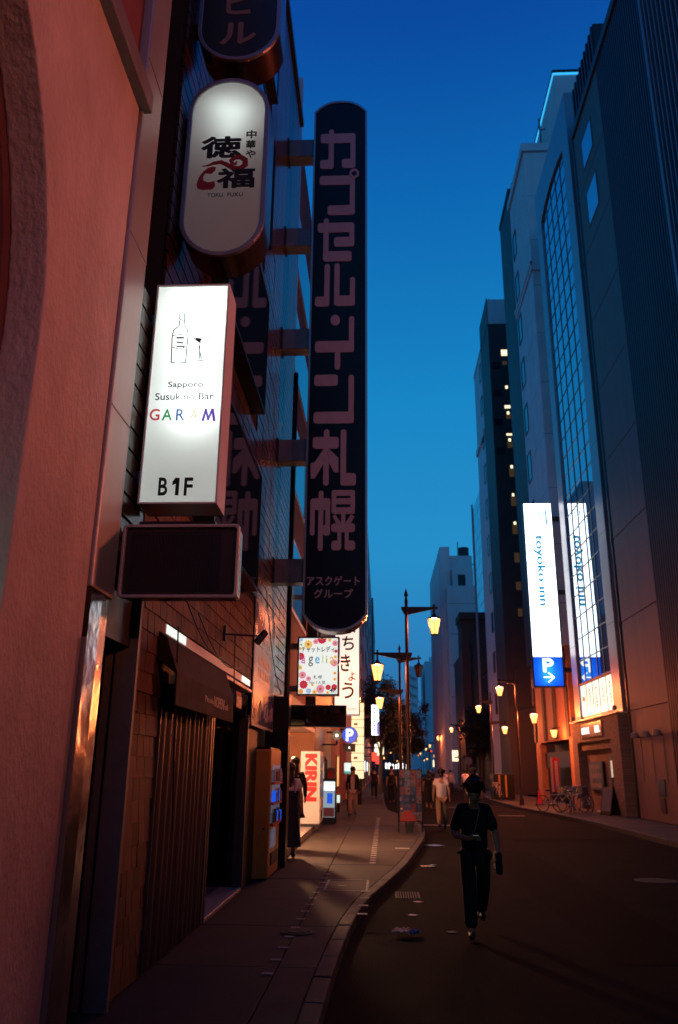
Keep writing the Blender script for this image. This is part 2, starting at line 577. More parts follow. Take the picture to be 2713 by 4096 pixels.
mk = struct(MB().build('road_marking', 'paint')) if False else None
m = MB()
for (x0, x1, y0, y1) in ((4.7, 5.75, 34.2, 34.45), (1.35, 2.3, 27.9, 28.15), (2.6, 3.6, 41, 41.3)):
    m.add([(x0, y0, .004), (x1, y0, .004), (x1, y1, .004), (x0, y1, .004)], [(0, 1, 2, 3)])
struct(m.build('road_marking', 'paint'))
m = MB()
def tick(x, y, w=.085, l=.05):
    m.add([(x - w / 2, y - l / 2, .1265), (x + w / 2, y - l / 2, .1265), (x + w / 2, y + l / 2, .1265), (x - w / 2, y + l / 2, .1265)], [(0, 1, 2, 3)])
for k in range(14):
    tick(-.93 + .006 * k, 7.3 + .50 * k, .10, .07)
for k in range(4):
    tick(-.22, 10.2 + .6 * k, .12, .10)
for k in range(34):
    tick(-.15 + .002 * k, 15.5 + .42 * k, .11, .16)
for (x0, x1, y0, y1) in ((-.80, -.18, 12.02, 12.06), (-.80, -.18, 13.1, 13.14), (-.80, -.765, 12.06, 13.1), (-.215, -.18, 12.06, 13.1), (-.62, -.5, 12.5, 12.54), (.2, .75, 20.4, 20.43), (.3, .6, 18.2, 18.45)):
    m.add([(x0, y0, .1265), (x1, y0, .1265), (x1, y1, .1265), (x0, y1, .1265)], [(0, 1, 2, 3)])
struct(m.build('pavement_marking', 'paint'))

def manhole(label, x, y, z, r):
    t = thing('manhole_cover', label, 'manhole cover', (x, y, z))
    MB().lathe([(r, 0), (r, .006), (r - .03, .008)], (x, y, z), 24).build('rim', 'iron', t)
    mb = MB().lathe([(r - .035, .004), (r - .035, .010)], (x, y, z), 24)
    for k in range(-3, 4):
        for j in range(-3, 4):
            if (k * k + j * j) * .0036 * (r / .28) ** 2 < (r - .06) ** 2:
                s = r / .28
                mb.box(x + k * .06 * s - .016, x + k * .06 * s + .016, y + j * .06 * s - .016, y + j * .06 * s + .016, z + .010, z + .014)
    mb.build('lid', 'iron', t)
manhole('small round iron cover set in the pavement by the dark bar doorway', -.86, 9.05, .124, .17)
manhole('large round iron manhole cover in the roadway at right', 4.55, 14.7, .002, .34)

random.seed(31)
mp = mt['asphalt'].copy()
mp.name = 'asphalt patch'
for nd in mp.node_tree.nodes:
    if nd.type == 'VALTORGB':
        nd.color_ramp.elements[0].color = (.005, .0045, .0045, 1)
        nd.color_ramp.elements[1].color = (.010, .009, .009, 1)
for (xa, xb, ya, yb) in ((2.2, 3.3, 8.5, 19.5), (3.4, 6.4, 22, 23.2), (1.6, 2.7, 31, 47)):
    o = MB().add([(xa, ya, .003), (xb, ya + .06, .003), (xb - .04, yb, .003), (xa + .05, yb - .08, .003)], [(0, 1, 2, 3)]).build('road_patch', mp)
    o['kind'] = 'structure'
gr = thing('drain_grate', 'iron drain grate in the gutter by the left kerb', 'drain grate', (.35, 12.6, 0))
MB().ring([(.2, 12.3), (.55, 12.3), (.55, 12.9), (.2, 12.9)], [(.23, 12.33), (.52, 12.33), (.52, 12.87), (.23, 12.87)], 'xy', .001, .008).build('rim', 'iron', gr)
for k in range(8):
    box('bar', 'iron', gr, .24 + k * .035, .255 + k * .035, 12.331, 12.869, .002, .0075)

# ------------------------------------------------------------------ arcade building (pink stucco, left)
WX = -1.9
ab = thing('arcade_building', 'pink stucco building with a round arch at the far left', 'building', (-1.9, 4, 0))
arc = [(1.37 + 2.5 * math.cos(PI * k / 24), 4.0 + 2.5 * math.sin(PI * k / 24)) for k in range(25)]
outer = [(-6, 0), (-1.13, 0)] + list(reversed(arc)) + [(3.87, 0), (5.0, 0), (5.0, 6.74), (-6, 6.74)]
MB().prism(outer, 'yz', WX - .22, WX).build('wall', 'stucco', ab, bevel=.012)
arc2 = [(1.37 + 2.42 * math.cos(PI * k / 24), 4.0 + 2.42 * math.sin(PI * k / 24)) for k in range(25)]
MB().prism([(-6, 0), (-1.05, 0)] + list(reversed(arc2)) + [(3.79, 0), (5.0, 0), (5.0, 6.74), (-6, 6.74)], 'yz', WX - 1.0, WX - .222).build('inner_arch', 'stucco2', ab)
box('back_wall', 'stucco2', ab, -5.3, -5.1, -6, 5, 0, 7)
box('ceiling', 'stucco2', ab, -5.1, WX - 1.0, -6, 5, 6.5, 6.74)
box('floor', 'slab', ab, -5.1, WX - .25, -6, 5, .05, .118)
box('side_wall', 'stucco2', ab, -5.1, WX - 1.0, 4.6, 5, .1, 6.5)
box('cornice', 'pipe', ab, WX - .3, WX + .085, -6, 5.06, 6.742, 6.93, bevel=.01)
box('cornice_fillet', 'pipe', ab, WX - .3, WX + .03, -6, 5.04, 6.932, 7.02)
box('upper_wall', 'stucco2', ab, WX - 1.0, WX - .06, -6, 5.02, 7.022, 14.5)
box('cladding_strip', 'alu', ab, WX - 1.0, WX + .02, 5.02, 5.47, 2.84, 14.5, bevel=.012)
for z in (4.15, 5.6, 7.3, 9.2):
    box('joint_bead', 'pipe', ab, WX + .0205, WX + .024, 5.03, 5.46, z, z + .012)
mb = MB()
n = 14
for j in range(n):
    pass
MB().prism([(WX - .9, 5.03), (WX - .02, 5.03), (WX + .01, 5.06), (WX + .012, 5.24), (WX + .012, 5.26), (WX - .005, 5.44), (WX - .06, 5.5), (WX - .9, 5.5)], 'xy', .12, 2.835).build('steel_column', 'steel', ab, smooth=False)
MB().tube([(WX + .025, 4.97, .12), (WX + .025, 4.97, 2.5)], .019, 8).build('conduit', 'pipe', ab)
tube = thing('tube_light', 'mint fluorescent tube glowing inside the arch passage', 'lamp', (-2.9, 2.4, 1.9))
MB().cyl((-2.75, 2.2, .6), (-2.75, 2.2, 1.7), .03, n=10).build('tube', glow('mint tube', (.40, 1, .72), 60), tube)
MB().box(-2.83, -2.79, 2.16, 2.24, .55, 1.75).build('batten', 'white', tube)
MB().box(-2.86, -2.72, 2.13, 2.27, .118, .55).build('foot', 'white', tube)

MB().box(-2.9, -2.45, 2.0, 2.75, 1.78, 1.80).build('hood', 'white', tube)

# ------------------------------------------------------------------ bar building: tiles, shingles, shopfront
bb = thing('bar_building', 'tall narrow bar building with brown glazed tiles above a shingled shopfront', 'building', (-1.9, 11, 0))
BX = WX - .04
box('wall_core', 'grout', bb, -9, BX, 6.13, 16.1, 2.96, 17.2)
box('roof_coping', 'blackm', bb, -9, WX + .05, 5.48, 16.16, 17.202, 17.38)
box('recess_wall', 'black', bb, -9, WX - .5, 5.48, 6.15, .1, 17.2)
box('recess_lintel', 'black', bb, WX - .5, BX, 5.48, 6.13, 2.6, 2.95)
dr = box('side_door', 'blackm', bb, WX - .498, WX - .455, 5.52, 6.09, .13, 2.2)
hnd = MB()
hnd.cyl((WX - .455, 5.98, .97), (WX - .39, 5.98, .97), .012)
hnd.cyl((WX - .39, 5.99, .97), (WX - .39, 5.86, .97), .011)
hnd.cyl((WX - .455, 5.98, .97), (WX - .448, 5.98, .97), .03)
hnd.build('handle', 'silver', dr)
for yy in (6.06, 6.10):
    box('door_jamb', 'pipe', bb, WX - .45 + (yy - 6.06) * 6, WX - .4 + (yy - 6.06) * 6, yy - .02, yy + .015, .13, 2.6)

WIN = [(7.9, 11.03, 4.1, 5.85), (7.9, 11.03, 6.85, 8.8), (7.9, 11.03, 9.8, 11.8), (7.9, 11.03, 12.8, 14.8)]
SH_TOP = 4.08
tw, th = .60, .18
tm = meshof(MB().box(0, .022, 0, tw - .018, 0, th - .024), 'tile', 'tile', bevel=.003)
cells = []
yy = 5.5
while yy < 16.05:
    k = 0
    while 2.98 + (k + 1) * th < 17.2:
        z = 2.98 + k * th
        k += 1
        if yy < 6.1 and not 3.3 < z < 5.4:
            continue
        if 6.1 <= yy + .01 and yy < 12.0 and z < SH_TOP:
            continue
        if any(a - .02 < yy + tw - .02 and yy < b - .05 and c - .02 < z + th and z < d for a, b, c, d in WIN):
            continue
        cells.append((yy, z))
    yy += tw
def vis(c):
    y, z = c
    hid = y < 8.9 and z > 3.4                             # mostly behind the hanging signs
    return (1 if hid else 0, (y * y + (z - 1.7) ** 2))
cells.sort(key=vis)
box('recess_back', 'grout', bb, WX - .49, BX, 5.48, 6.13, 3.25, 5.5)
for y, z in cells[:290]:
    piece(tm, 'wall_tile', bb, (BX + .002 + random.uniform(0, .002), y + .006, z), (0, random.uniform(-.012, .012), random.uniform(-.010, .010)))
mb = MB()
for y, z in cells[290:]:
    mb.box(BX + .002, BX + .024, y + .006, y + tw - .010, z, z + th - .024)
mb.build('wall_tiles_above', 'tile', bb, kind='stuff')
GX_ = WX + .16
for (a, b, c, d) in WIN:
    wf = box('window', 'blackm', bb, BX + .001, GX_ - .012, a, b, c, d)
    MB().ring([(a, c), (b, c), (b, d), (a, d)], [(a + .045, c + .045), (b - .045, c + .045), (b - .045, d - .045), (a + .045, d - .045)], 'yz', GX_ - .0115, GX_ + .012).build('frame', 'blackm', wf)
    box('pane', 'blackgloss', wf, GX_ - .0112, GX_, a + .045, b - .045, c + .045, d - .045)
# cedar shingles: one piece each
random.seed(5)
def shingle_row(y0, y1, z, h):
    y = y0
    while y < y1 - .05:
        wd = min(random.uniform(.13, .24), y1 - y)
        mb = MB()
        dz = random.uniform(-.003, .003)
        x0, g = BX, .004
        mb.add([(x0, y + g, z + h + .03), (x0, y + wd - g, z + h + .03), (x0 + .008, y + wd - g, z + h + .03), (x0 + .008, y + g, z + h + .03),
                (x0, y + g, z + dz), (x0, y + wd - g, z + dz), (x0 + .019 + random.uniform(-.003, .004), y + wd - g, z + dz), (x0 + .019 + random.uniform(-.003, .004), y + g, z + dz)],
               [(0, 1, 2, 3), (7, 6, 5, 4), (4, 5, 1, 0), (5, 6, 2, 1), (6, 7, 3, 2), (7, 4, 0, 3)])
        mb.build('shingle', 'shingle', bb)
        y += wd
for k in range(17):
    shingle_row(6.16, 7.04, .14 + k * .166, .166)
for k in range(7):
    shingle_row(6.16, 12.0, 2.97 + k * .16, .16)
box('lower_wall', 'grout', bb, -9, BX - .001, 6.13, 7.06, .1, 2.955)
box('corner_board', 'pipe', bb, BX - .1, WX + .03, 6.105, 6.155, .12, 2.96)
# shopfront between Y 7 and 12
box('shopfront_core', 'black', bb, -9, BX - .32, 7.06, 16.1, .1, 2.955)
prof = []
for k in range(111):
    y = 7.09 + k * .02
    prof.append((BX + .018 + .016 * math.sin(2 * PI * y / .19) + .006 * math.sin(2 * PI * y / .47 + 1), y))
MB().prism([(BX - .05, 7.09)] + prof + [(BX - .05, prof[-1][1])], 'xy', .14, 2.45).build('fluted_panel', 'flute', bb, smooth=True)
for a, b in ((7.06, 7.085), (9.24, 9.31), (9.36, 9.42), (11.82, 11.9)):
    box('door_frame', 'flute', bb, BX - .1, BX + .035, a, b, .14, 2.45)
gd = box('glass_door', 'blackgloss', bb, BX - .31, BX - .27, 9.45, 11.8, .16, 2.4)
box('door_pull', 'silver', gd, BX - .268, BX - .24, 9.7, 9.73, .9, 1.5)
box('threshold', 'frame', bb, BX - .3, BX + .03, 9.43, 11.85, .118, .165, bevel=.008)
box('shop_fascia', 'white', bb, BX - .05, BX + .012, 7.06, 12.0, 2.86, 2.955)
fz = box('fascia_light', 'coldlit', bb, BX - .02, BX + .016, 7.10, 7.85, 2.87, 2.95)
box('fascia_light', 'coldlit', bb, BX - .02, BX + .016, 11.2, 11.9, 2.87, 2.95)
box('fascia_rail', 'frame', bb, BX - .02, BX + .10, 9.65, 11.6, 2.74, 2.785, bevel=.006)
ts = box('transom_window', 'blackgloss', bb, BX - .05, BX + .0, 9.72, 11.85, 2.42, 2.73)
st = box('sticker', 'yellow', ts, BX + .001, BX + .003, 10.95, 11.35, 2.50, 2.66)
box('sticker', 'red2', ts, BX + .001, BX + .003, 10.9, 11.3, 2.665, 2.71)
text([('24', 10.98, 11.3, 2.52, 2.64, BX + .0035, .02, False)], 'white', ts, '+X')
box('dark_panel', 'black', bb, BX - .2, BX + .01, 11.92, 12.9, .12, 2.27)
box('dark_panel', 'black', bb, BX - .25, BX - .1, 12.9, 14.55, .12, 2.955)
pc = box('corner_pier', 'blackm', bb, WX - .1, WX + .27, 14.6, 14.95, .12, 2.95, bevel=.01)
MB().cyl((WX + .2, 14.75, 2.95), (WX + .2, 14.75, 9.5), .05, n=10).build('drain_pipe', 'blackm', bb)
# awning
aw = MB()
pa = [(BX, 2.86), (WX + .05, 2.80), (WX + .16, 2.50), (WX + .165, 2.22), (WX + .150, 2.22), (WX + .145, 2.49), (BX, 2.62)]
ao = MB().prism(pa, 'xz', 6.85, 9.62)
awn = ao.build('awning', 'canvas', bb, bevel=.006)
text([('Piccola', 8.02, 8.42, 2.345, 2.40, WX + .1665, 0, False), ('NOPENI', 8.46, 9.02, 2.325, 2.435, WX + .1665, .01, False), ('café', 9.06, 9.25, 2.335, 2.395, WX + .1665, 0, False)], 'letter_pale', awn, '+X')
# wires hanging over the shopfront
for k, (ya, yb, za, zb, sag) in enumerate(((7.2, 9.6, 3.35, 2.95, .18), (7.9, 10.6, 3.2, 2.98, .2), (9.9, 10.0, 3.3, 2.6, .05), (12.1, 14.6, 4.6, 3.0, .3), (6.9, 7.2, 2.9, 1.2, .15))):
    pts = [(WX + .05 + .02 * k, ya + (yb - ya) * t / 12, za + (zb - za) * t / 12 - sag * math.sin(PI * t / 12)) for t in range(13)]
    MB().tube(pts, .007, 5).build('wire', 'black', bb)
# posters on the tiles
po = tag(MB().box(BX + .027, BX + .04, 12.06, 14.5, 2.32, 4.22).build('wall_poster', 'frame'), 'large collage of bar posters framed on the brown tiled wall', 'poster')
ORG[po.name] = (0, 0, 0)
box('poster_print', 'poster', po, BX + .0405, BX + .043, 12.1, 14.46, 3.55, 4.18)
box('poster_print', 'posterb', po, BX + .0405, BX + .043, 12.1, 14.46, 2.98, 3.54)
box('poster_print', 'poster', po, BX + .0405, BX + .043, 12.1, 14.46, 2.36, 2.97)
random.seed(3)
for k in range(16):
    a = 12.2 + random.random() * .9
    z = 3.62 + random.random() * .2
    box('printed_figure', 'letter_pale', po, BX + .0435, BX + .0455 + k * .0002, a, a + .06, z, z + random.uniform(.1, .35))
for k in range(22):
    a = 12.2 + random.random() * 2.1
    z = 2.42 + random.random() * .15
    box('printed_figure', 'letter_pale', po, BX + .0435, BX + .0455 + k * .0002, a, a + .07, z, z + random.uniform(.06, .22))
mb = MB()
for k in range(10):
    a, z = 12.5 + (k % 5) * .28, 3.08 + (k // 5) * .2
    mb.box(BX + .0435, BX + .0455, a, a + .2, z, z + .13)
mb.build('printed_words', 'gold', po)
# spotlight on an arm
sp = thing('spotlight', 'small black spotlight on a thin arm above the shopfront', 'spotlight', (WX, 10.2, 3.3))
p0, p1 = at(527, 1466, 'X', WX + .05), at(606, 1464, 'Y', 10.3)
p1 = Vector((-1.45, p0.y + .15, p0.z))
MB().tube([p0 + Vector((-.06, 0, 0)), p0, p1], .012, 6).build('arm', 'black', sp)
MB().cyl(p1 + Vector((.04, .02, .055)), p1 + Vector((-.06, -.04, -.085)), .042, .048, 12).build('lamp_head', 'black', sp, smooth=True)
box('mount', 'black', sp, WX, WX + .03, p0.y - .04, p0.y + .04, p0.z - .08, p0.z + .1)

# ------------------------------------------------------------------ hanging signs
z1 = zz(0, 0, 1568 / 1500)
z2 = zz(0, 1000, 1568 / 1500)
zp = zz(700, 450, 1568 / 380)
# tall capsule hotel sign
CY_ = 13.8
zA, zB = zz(1150, 400, 829 / 350), zz(1150, 1400, 721 / 350)
ca = thing('vertical_sign', 'tall navy hotel sign of rounded katakana on steel brackets', 'sign', (-.8, 13.8, 4.2))
def cx(fn, x, y):
    p = at(*fn(x, y), 'Y', CY_)
    return p.x, p.z
xl, xr = -1.355, -.215
ztop, zbot = cx(zA, 500, 12)[1], cx(zB, 380, 2270)[1]
def capsule(x0, x1, za, zb, bul):
    n = 12
    c, hw = (x0 + x1) / 2, (x1 - x0) / 2
    up = [(c + hw * t, zb - bul * (abs(t) ** 2.6)) for t in [1 - 2 * k / n for k in range(n + 1)]]
    lo = [(c + hw * t, za + bul * (abs(t) ** 2.6)) for t in [-1 + 2 * k / n for k in range(n + 1)]]
    return up + lo
co, ci = capsule(xl, xr, zbot - .1, ztop, .30), capsule(xl + .035, xr - .035, zbot - .06, ztop - .05, .27)
MB().prism(co, 'xz', CY_ + .03, CY_ + .42).build('casing', 'copper', ca, bevel=.012)
MB().ring(co, ci, 'xz', CY_ - .02, CY_ + .03).build('rim', 'signrim', ca)
MB().prism(ci, 'xz', CY_ - .002, CY_ + .028).build('face', 'signnavy', ca)
GLM = M('sign letters', (.27, .33, .44), .6, var=.08)
glyphs = dict(
    katakana_ka=(zA, [(392, 440, 283, 655), (310, 438, 570, 655), (317, 645, 322, 410), (598, 645, 322, 645), (516, 645, 560, 645)], []),
    katakana_pu=(zA, [(306, 640, 720, 805), (592, 640, 722, 1085), (381, 640, 1000, 1090)], []),
    katakana_se=(zA, [(342, 392, 1125, 1525), (288, 634, 1165, 1255), (588, 634, 1165, 1385), (442, 634, 1300, 1390), (338, 608, 1435, 1530)], []),
    katakana_ru=(zA, [(350, 400, 1555, 1955), (262, 398, 1865, 1958), (444, 494, 1550, 1950), (442, 640, 1855, 1952), (592, 640, 1680, 1950)], []),
    katakana_i=(zA, [(583, 632, 2050, 2375), (263, 632, 2285, 2392), (449, 501, 2300, 2556)], []),
    katakana_n=(zB, [(222, 416, 205, 297), (503, 548, 205, 605), (215, 548, 510, 607)], []),
    kanji_satsu=(zB, [(298, 344, 655, 1118), (210, 423, 718, 815), (438, 485, 655, 1118), (438, 565, 1015, 1118)],
                 [[(300, 815), (300, 935), (225, 1060), (192, 1060), (192, 935), (225, 925)], [(342, 815), (420, 890), (420, 1010), (385, 1010), (342, 930)]]),
    kanji_horo=(zB, [(254, 295, 1160, 1655), (190, 352, 1222, 1318), (188, 226, 1240, 1530), (312, 352, 1222, 1530), (292, 352, 1440, 1530), (365, 557, 1155, 1202), (365, 557, 1222, 1272), (365, 557, 1297, 1352), (365, 402, 1155, 1350),
                     (520, 557, 1155, 1350), (442, 478, 1345, 1440), (362, 557, 1430, 1502), (412, 444, 1440, 1645), (362, 444, 1572, 1652), (473, 505, 1440, 1650), (473, 558, 1572, 1652)],
                [[(372, 1372), (396, 1355), (440, 1425), (410, 1442)], [(525, 1355), (552, 1375), (512, 1442), (480, 1425)]]))
for gname, (fn, bars, polys) in glyphs.items():
    mb = MB()
    d = 0
    for (x0, x1, y0, y1) in bars:
        a, b = cx(fn, x0, (y0 + y1) / 2), cx(fn, x1, (y0 + y1) / 2)
        t, u = cx(fn, (x0 + x1) / 2, y0), cx(fn, (x0 + x1) / 2, y1)
        mb.prism(rrect(a[0], b[0], u[1], t[1], .055, 5), 'xz', CY_ - .012 - .0006 * d, CY_ - .001)
        d += 1
    for pg in polys:
        mb.prism([cx(fn, *q) for q in pg], 'xz', CY_ - .012 - .0006 * d, CY_ - .001)
        d += 1
    if gname == 'katakana_pu':
        c, e = cx(zA, 633, 700), cx(zA, 679, 700)
        r = e[0] - c[0]
        cz_ = cx(zA, 633, 655)[1] - c[1]
        mb.ring([(c[0] + r * math.cos(PI * k / 10), c[1] + cz_ * math.sin(PI * k / 10)) for k in range(20)], [(c[0] + r * .55 * math.cos(PI * k / 10), c[1] + cz_ * .55 * math.sin(PI * k / 10)) for k in range(20)], 'xz', CY_ - .02, CY_ - .001)
    mb.build(gname, GLM, ca)
c, e, f_ = cx(zA, 453, 2087), cx(zA, 497, 2087), cx(zA, 453, 2037)
MB().prism([(c[0] + (e[0] - c[0]) * math.cos(PI * k / 10), c[1] + (f_[1] - c[1]) * math.sin(PI * k / 10)) for k in range(20)], 'xz', CY_ - .013, CY_ - .001).build('middle_dot', GLM, ca)
def cbox(fn, x0, x1, y0, y1):
    a, b = cx(fn, x0, y1), cx(fn, x1, y0)
    return a[0], b[0], a[1], b[1]
text([('アスクゲート', *cbox(zB, 158, 597, 1862, 1942), CY_ - .003, .012, False), ('グループ', *cbox(zB, 217, 540, 1968, 2045), CY_ - .003, .012, False)], GLM, ca)
for yb in (345, 550, 785, 1042, 1320):
    zc = at(700, yb, 'Y', 13.9).z
    bk = box('bracket', 'bracket', ca, WX + .01, xl + .02, CY_ + .06, CY_ + .36, zc - .22, zc + .22, bevel=.01)
    box('wall_plate', 'blackm', bk, WX - .016, WX + .012, CY_ + .02, CY_ + .4, zc - .24, zc + .24)

# pill sign, lit from its upper end
def pill(name, label, Y, x0, x1, za, zb, facemat, dep):
    t = thing(name, label, 'sign', ((x0 + x1) / 2, Y, za))
    so, si = stadium(x0, x1, za, zb), stadium(x0 + .045, x1 - .045, za + .045, zb - .045)
    MB().ring(so, stadium(x0 + .012, x1 - .012, za + .012, zb - .012), 'xz', Y + .03, Y + dep).build('casing', 'copper', t, smooth=True)
    MB().prism(stadium(x0 + .013, x1 - .013, za + .013, zb - .013), 'xz', Y + dep - .02, Y + dep - .002).build('back_panel', 'greyc', t)
    MB().ring(so, si, 'xz', Y - .012, Y + .029).build('rim', 'signrim', t, bevel=.006)
    if facemat.startswith('acr'):
        MB().add([(a_, Y + .005, b_) for a_, b_ in si], [tuple(range(len(si)))]).build('face', facemat, t)
    else:
        MB().prism(si, 'xz', Y + .004, Y + .014).build('face', facemat, t)
    return t
PY = 6.3
pf = lambda x, y: (at(*zp(x, y), 'Y', PY).x, at(*zp(x, y), 'Y', PY).z)
tz, bz = at(535, 182, 'Y', PY).z, at(510, 592, 'Y', PY).z
px0, px1 = at(416, 500, 'Y', PY).x, at(612, 500, 'Y', PY).x
pt = pill('pill_sign', 'white pill shaped restaurant sign lit at its rounded top', PY, px0, px1, bz, tz, 'acr2', .36)
def pbox(x0, x1, y0, y1):
    a, b = pf(x0, y1), pf(x1, y0)
    return a[0], b[0], a[1], b[1]
d = PY + .0035
text([('徳', *pbox(430, 1110, 390, 750), d, .035, False), ('福', *pbox(690, 1315, 915, 1245), d - .0008, .035, False), ('中', *pbox(1180, 1350, 290, 425), d, .03, False), ('華', *pbox(1170, 1335, 455, 590), d, .02, False),
      ('や', *pbox(1165, 1335, 615, 745), d, .02, False), ('TOKU', *pbox(535, 790, 1325, 1395), d, 0, False), ('FUKU', *pbox(865, 1120, 1315, 1385), d, 0, False)], 'ink', pt)
mb = MB()
sw = [(450, 885, 4), (540, 875, 16), (640, 835, 30), (760, 815, 36), (860, 860, 38), (960, 915, 40), (1080, 920, 42), (1160, 860, 44), (1160, 780, 46), (1090, 735, 44), (1000, 740, 40), (930, 790, 34), (950, 850, 28), (1000, 850, 20), (1020, 810, 14)]
for k, ((xa, ya, ra), (xb, yb, rb)) in enumerate(zip(sw[:-1], sw[1:])):
    a, b = Vector(pf(xa, ya)), Vector(pf(xb, yb))
    s = pf(1000, 800)[0] - pf(999, 800)[0]
    dv = (b - a).normalized()
    nn = Vector((-dv.y, dv.x))
    e1, e2 = a - dv * ra * s * .4, b + dv * rb * s * .4
    mb.prism([tuple(e1 + nn * ra * s), tuple(e1 - nn * ra * s), tuple(e2 - nn * rb * s), tuple(e2 + nn * rb * s)], 'xz', d - .003 - .0003 * k, d + .0003)
mb.build('red_swirl', 'red', pt)
blob = [(680, 900), (660, 960), (600, 1010), (500, 1000), (465, 1060), (470, 1120), (540, 1150), (650, 1130), (665, 1200), (620, 1265), (450, 1275), (370, 1250), (355, 1180), (400, 1060), (470, 970), (550, 910), (620, 890)]
MB().prism([pf(*q) for q in blob], 'xz', d - .002, d + .0003).build('red_emblem', 'red', pt)
pc_ = (px0 + px1) / 2
for dx, dz in ((-.08, .34), (.10, .40), (0.02, .62)):
    point('bulb', (pc_ + dx, PY + .20, tz - dz), 1.5, (.86, 1, .96), .05, pt)
for z in (bz + .5, bz + 1.0, bz + 1.6):
    box('bracket', 'bracket', pt, WX - .49, px0 + .03, PY + .08, PY + .28, z - .1, z + .1)
# second pill above it, unlit
hx0, hx1 = at(458, 60, 'Y', PY).x, at(648, 60, 'Y', PY).x
hb = at(545, 140, 'Y', PY).z
ht = pill('pill_sign', 'dark teal pill shaped sign with beige katakana at the top edge', PY, hx0, hx1, hb, hb + 3.4, 'teal', .36)
q1, q2 = at(*z1(918, 185), 'Y', PY), at(*z1(1072, 92), 'Y', PY)
q3, q4 = at(*z1(945, 60), 'Y', PY), at(*z1(1068, -45), 'Y', PY)
text([('ル', q1.x, q2.x, q1.z, q2.z, PY + .0035, .03, False), ('ビ', q3.x, q4.x, q3.z, q4.z, PY + .0035, .03, False)], 'greyc', ht)
for z in (hb + .7, hb + 1.6):
    box('bracket', 'bracket', ht, WX - .49, hx0 + .03, PY + .08, PY + .28, z - .1, z + .1)

# white bar sign
GY = 5.8
gl = lambda x, y: at(*z2(x, y), 'Y', GY)
gx0, gx1 = gl(660, 150).x, gl(962, 150).x
gz1, gz0 = gl(800, 146).z, gl(740, 1062).z
gs = thing('box_sign', 'bright white bar sign with bottle and glass drawing', 'sign', (gx0, GY, gz0))
o_, i_ = [(gx0, gz0), (gx1, gz0), (gx1, gz1), (gx0, gz1)], [(gx0 + .014, gz0 + .014), (gx1 - .014, gz0 + .014), (gx1 - .014, gz1 - .014), (gx0 + .014, gz1 - .014)]
MB().ring(o_, i_, 'xz', GY - .01, GY + .30).build('casing', 'white', gs)
MB().prism(o_, 'xz', GY + .301, GY + .32).build('back_panel', 'greyc', gs)
MB().add([(a_, GY + .005, b_) for a_, b_ in i_], [(0, 1, 2, 3)]).build('face', 'acr', gs)
d = GY + .0035
def gbox(x0, x1, y0, y1):
    a, b = gl(x0, y1), gl(x1, y0)
    return a.x, b.x, a.z, b.z
text([('Sapporo', *gbox(702, 850, 548, 580), d, .006, False), ('Susukino Bar', *gbox(648, 895, 595, 627), d, .006, False)], 'ink', gs)
text([('B', *gbox(660, 703, 952, 1025), d, .028, False), ('F', *gbox(768, 808, 952, 1025), d, .03, False)], 'ink', gs)
for ch, xa, xb, col in (('G', 624, 670, (.45, .03, .04)), ('A', 676, 722, (.02, .25, .07)), ('R', 735, 775, (.02, .08, .25)), ('A', 792, 830, (.85, .75, .55))):
    o = text([(ch, *gbox(xa, xb, 664, 712), d, .012, False)], glow('print ' + ch, col, .8), gs)
MB().prism([(gl(x, y).x, gl(x, y).z) for x, y in ((734, 952), (752, 952), (746, 1025), (731, 1025), (735, 976), (721, 983), (722, 968))], 'xz', d - .003, d).build('lettering', 'ink', gs)
MB().prism([(gl(x, y).x, gl(x, y).z) for x, y in ((842, 714), (858, 662), (866, 662), (872, 692), (885, 662), (894, 662), (902, 714), (891, 714), (886, 682), (873, 712), (867, 712), (861, 684), (853, 714))], 'xz', d - .003, d).build('lettering', glow('print M', (.12, .06, .42), .8), gs)
ln = MB()
def stroke(pts, wd=2.2):
    for k, (a, b) in enumerate(zip(pts[:-1], pts[1:])):
        A, B = gl(*a), gl(*b)
        v = (B - A).normalized()
        nn = Vector((-v.z, 0, v.x)) * wd * .0016
        ln.add([A + nn, A - nn, B - nn, B + nn, ], [(0, 1, 2, 3)])
for k, v in enumerate(((lambda P: stroke(P, 3))([(752, 266), (772, 266), (772, 293), (752, 290), (752, 266)]), stroke([(752, 292), (750, 315), (726, 335), (720, 365), (716, 470)], 3), stroke([(772, 292), (773, 315), (783, 330), (787, 350), (776, 470), (748, 472)], 3),
                      stroke([(716, 471), (732, 471)], 3), stroke([(724, 356), (782, 350)]), stroke([(722, 405), (750, 414), (778, 403)]), stroke([(738, 366), (770, 366)], 5), stroke([(738, 402), (772, 402)], 4), stroke([(740, 384), (766, 388)], 4),
                      stroke([(822, 320), (808, 350), (810, 368), (836, 386), (870, 372), (875, 345), (872, 318)]), stroke([(812, 366), (845, 370)]), stroke([(836, 386), (834, 455)]), stroke([(832, 400), (842, 455)]), stroke([(824, 462), (850, 460)]))):
    pass
for v in ln.v:
    v.y = d - .0006
ln.build('line_drawing', 'ink', gs)
MB().prism([(gl(818, 368).x, gl(818, 368).z), (gl(846, 370).x, gl(846, 370).z), (gl(836, 385).x, gl(836, 385).z), (gl(822, 378).x, gl(822, 378).z)], 'xz', d - .002, d).build('wine_fill', 'ink', gs)
gc = (gx0 + gx1) / 2
for (dx, zf, pw) in ((.06, .90, 9), (.06, .78, 5), (.07, .42, 8), (.0, .62, 2.5)):
    point('bulb', (gc + dx, GY + .15, gz0 + (gz1 - gz0) * zf), pw, (.9, 1, .96), .04, gs)
for z in (gz0 + .25, gz1 - .3):
    box('bracket', 'frame', gs, WX - .49, gx0 + .01, GY + .06, GY + .24, z - .05, z + .05)
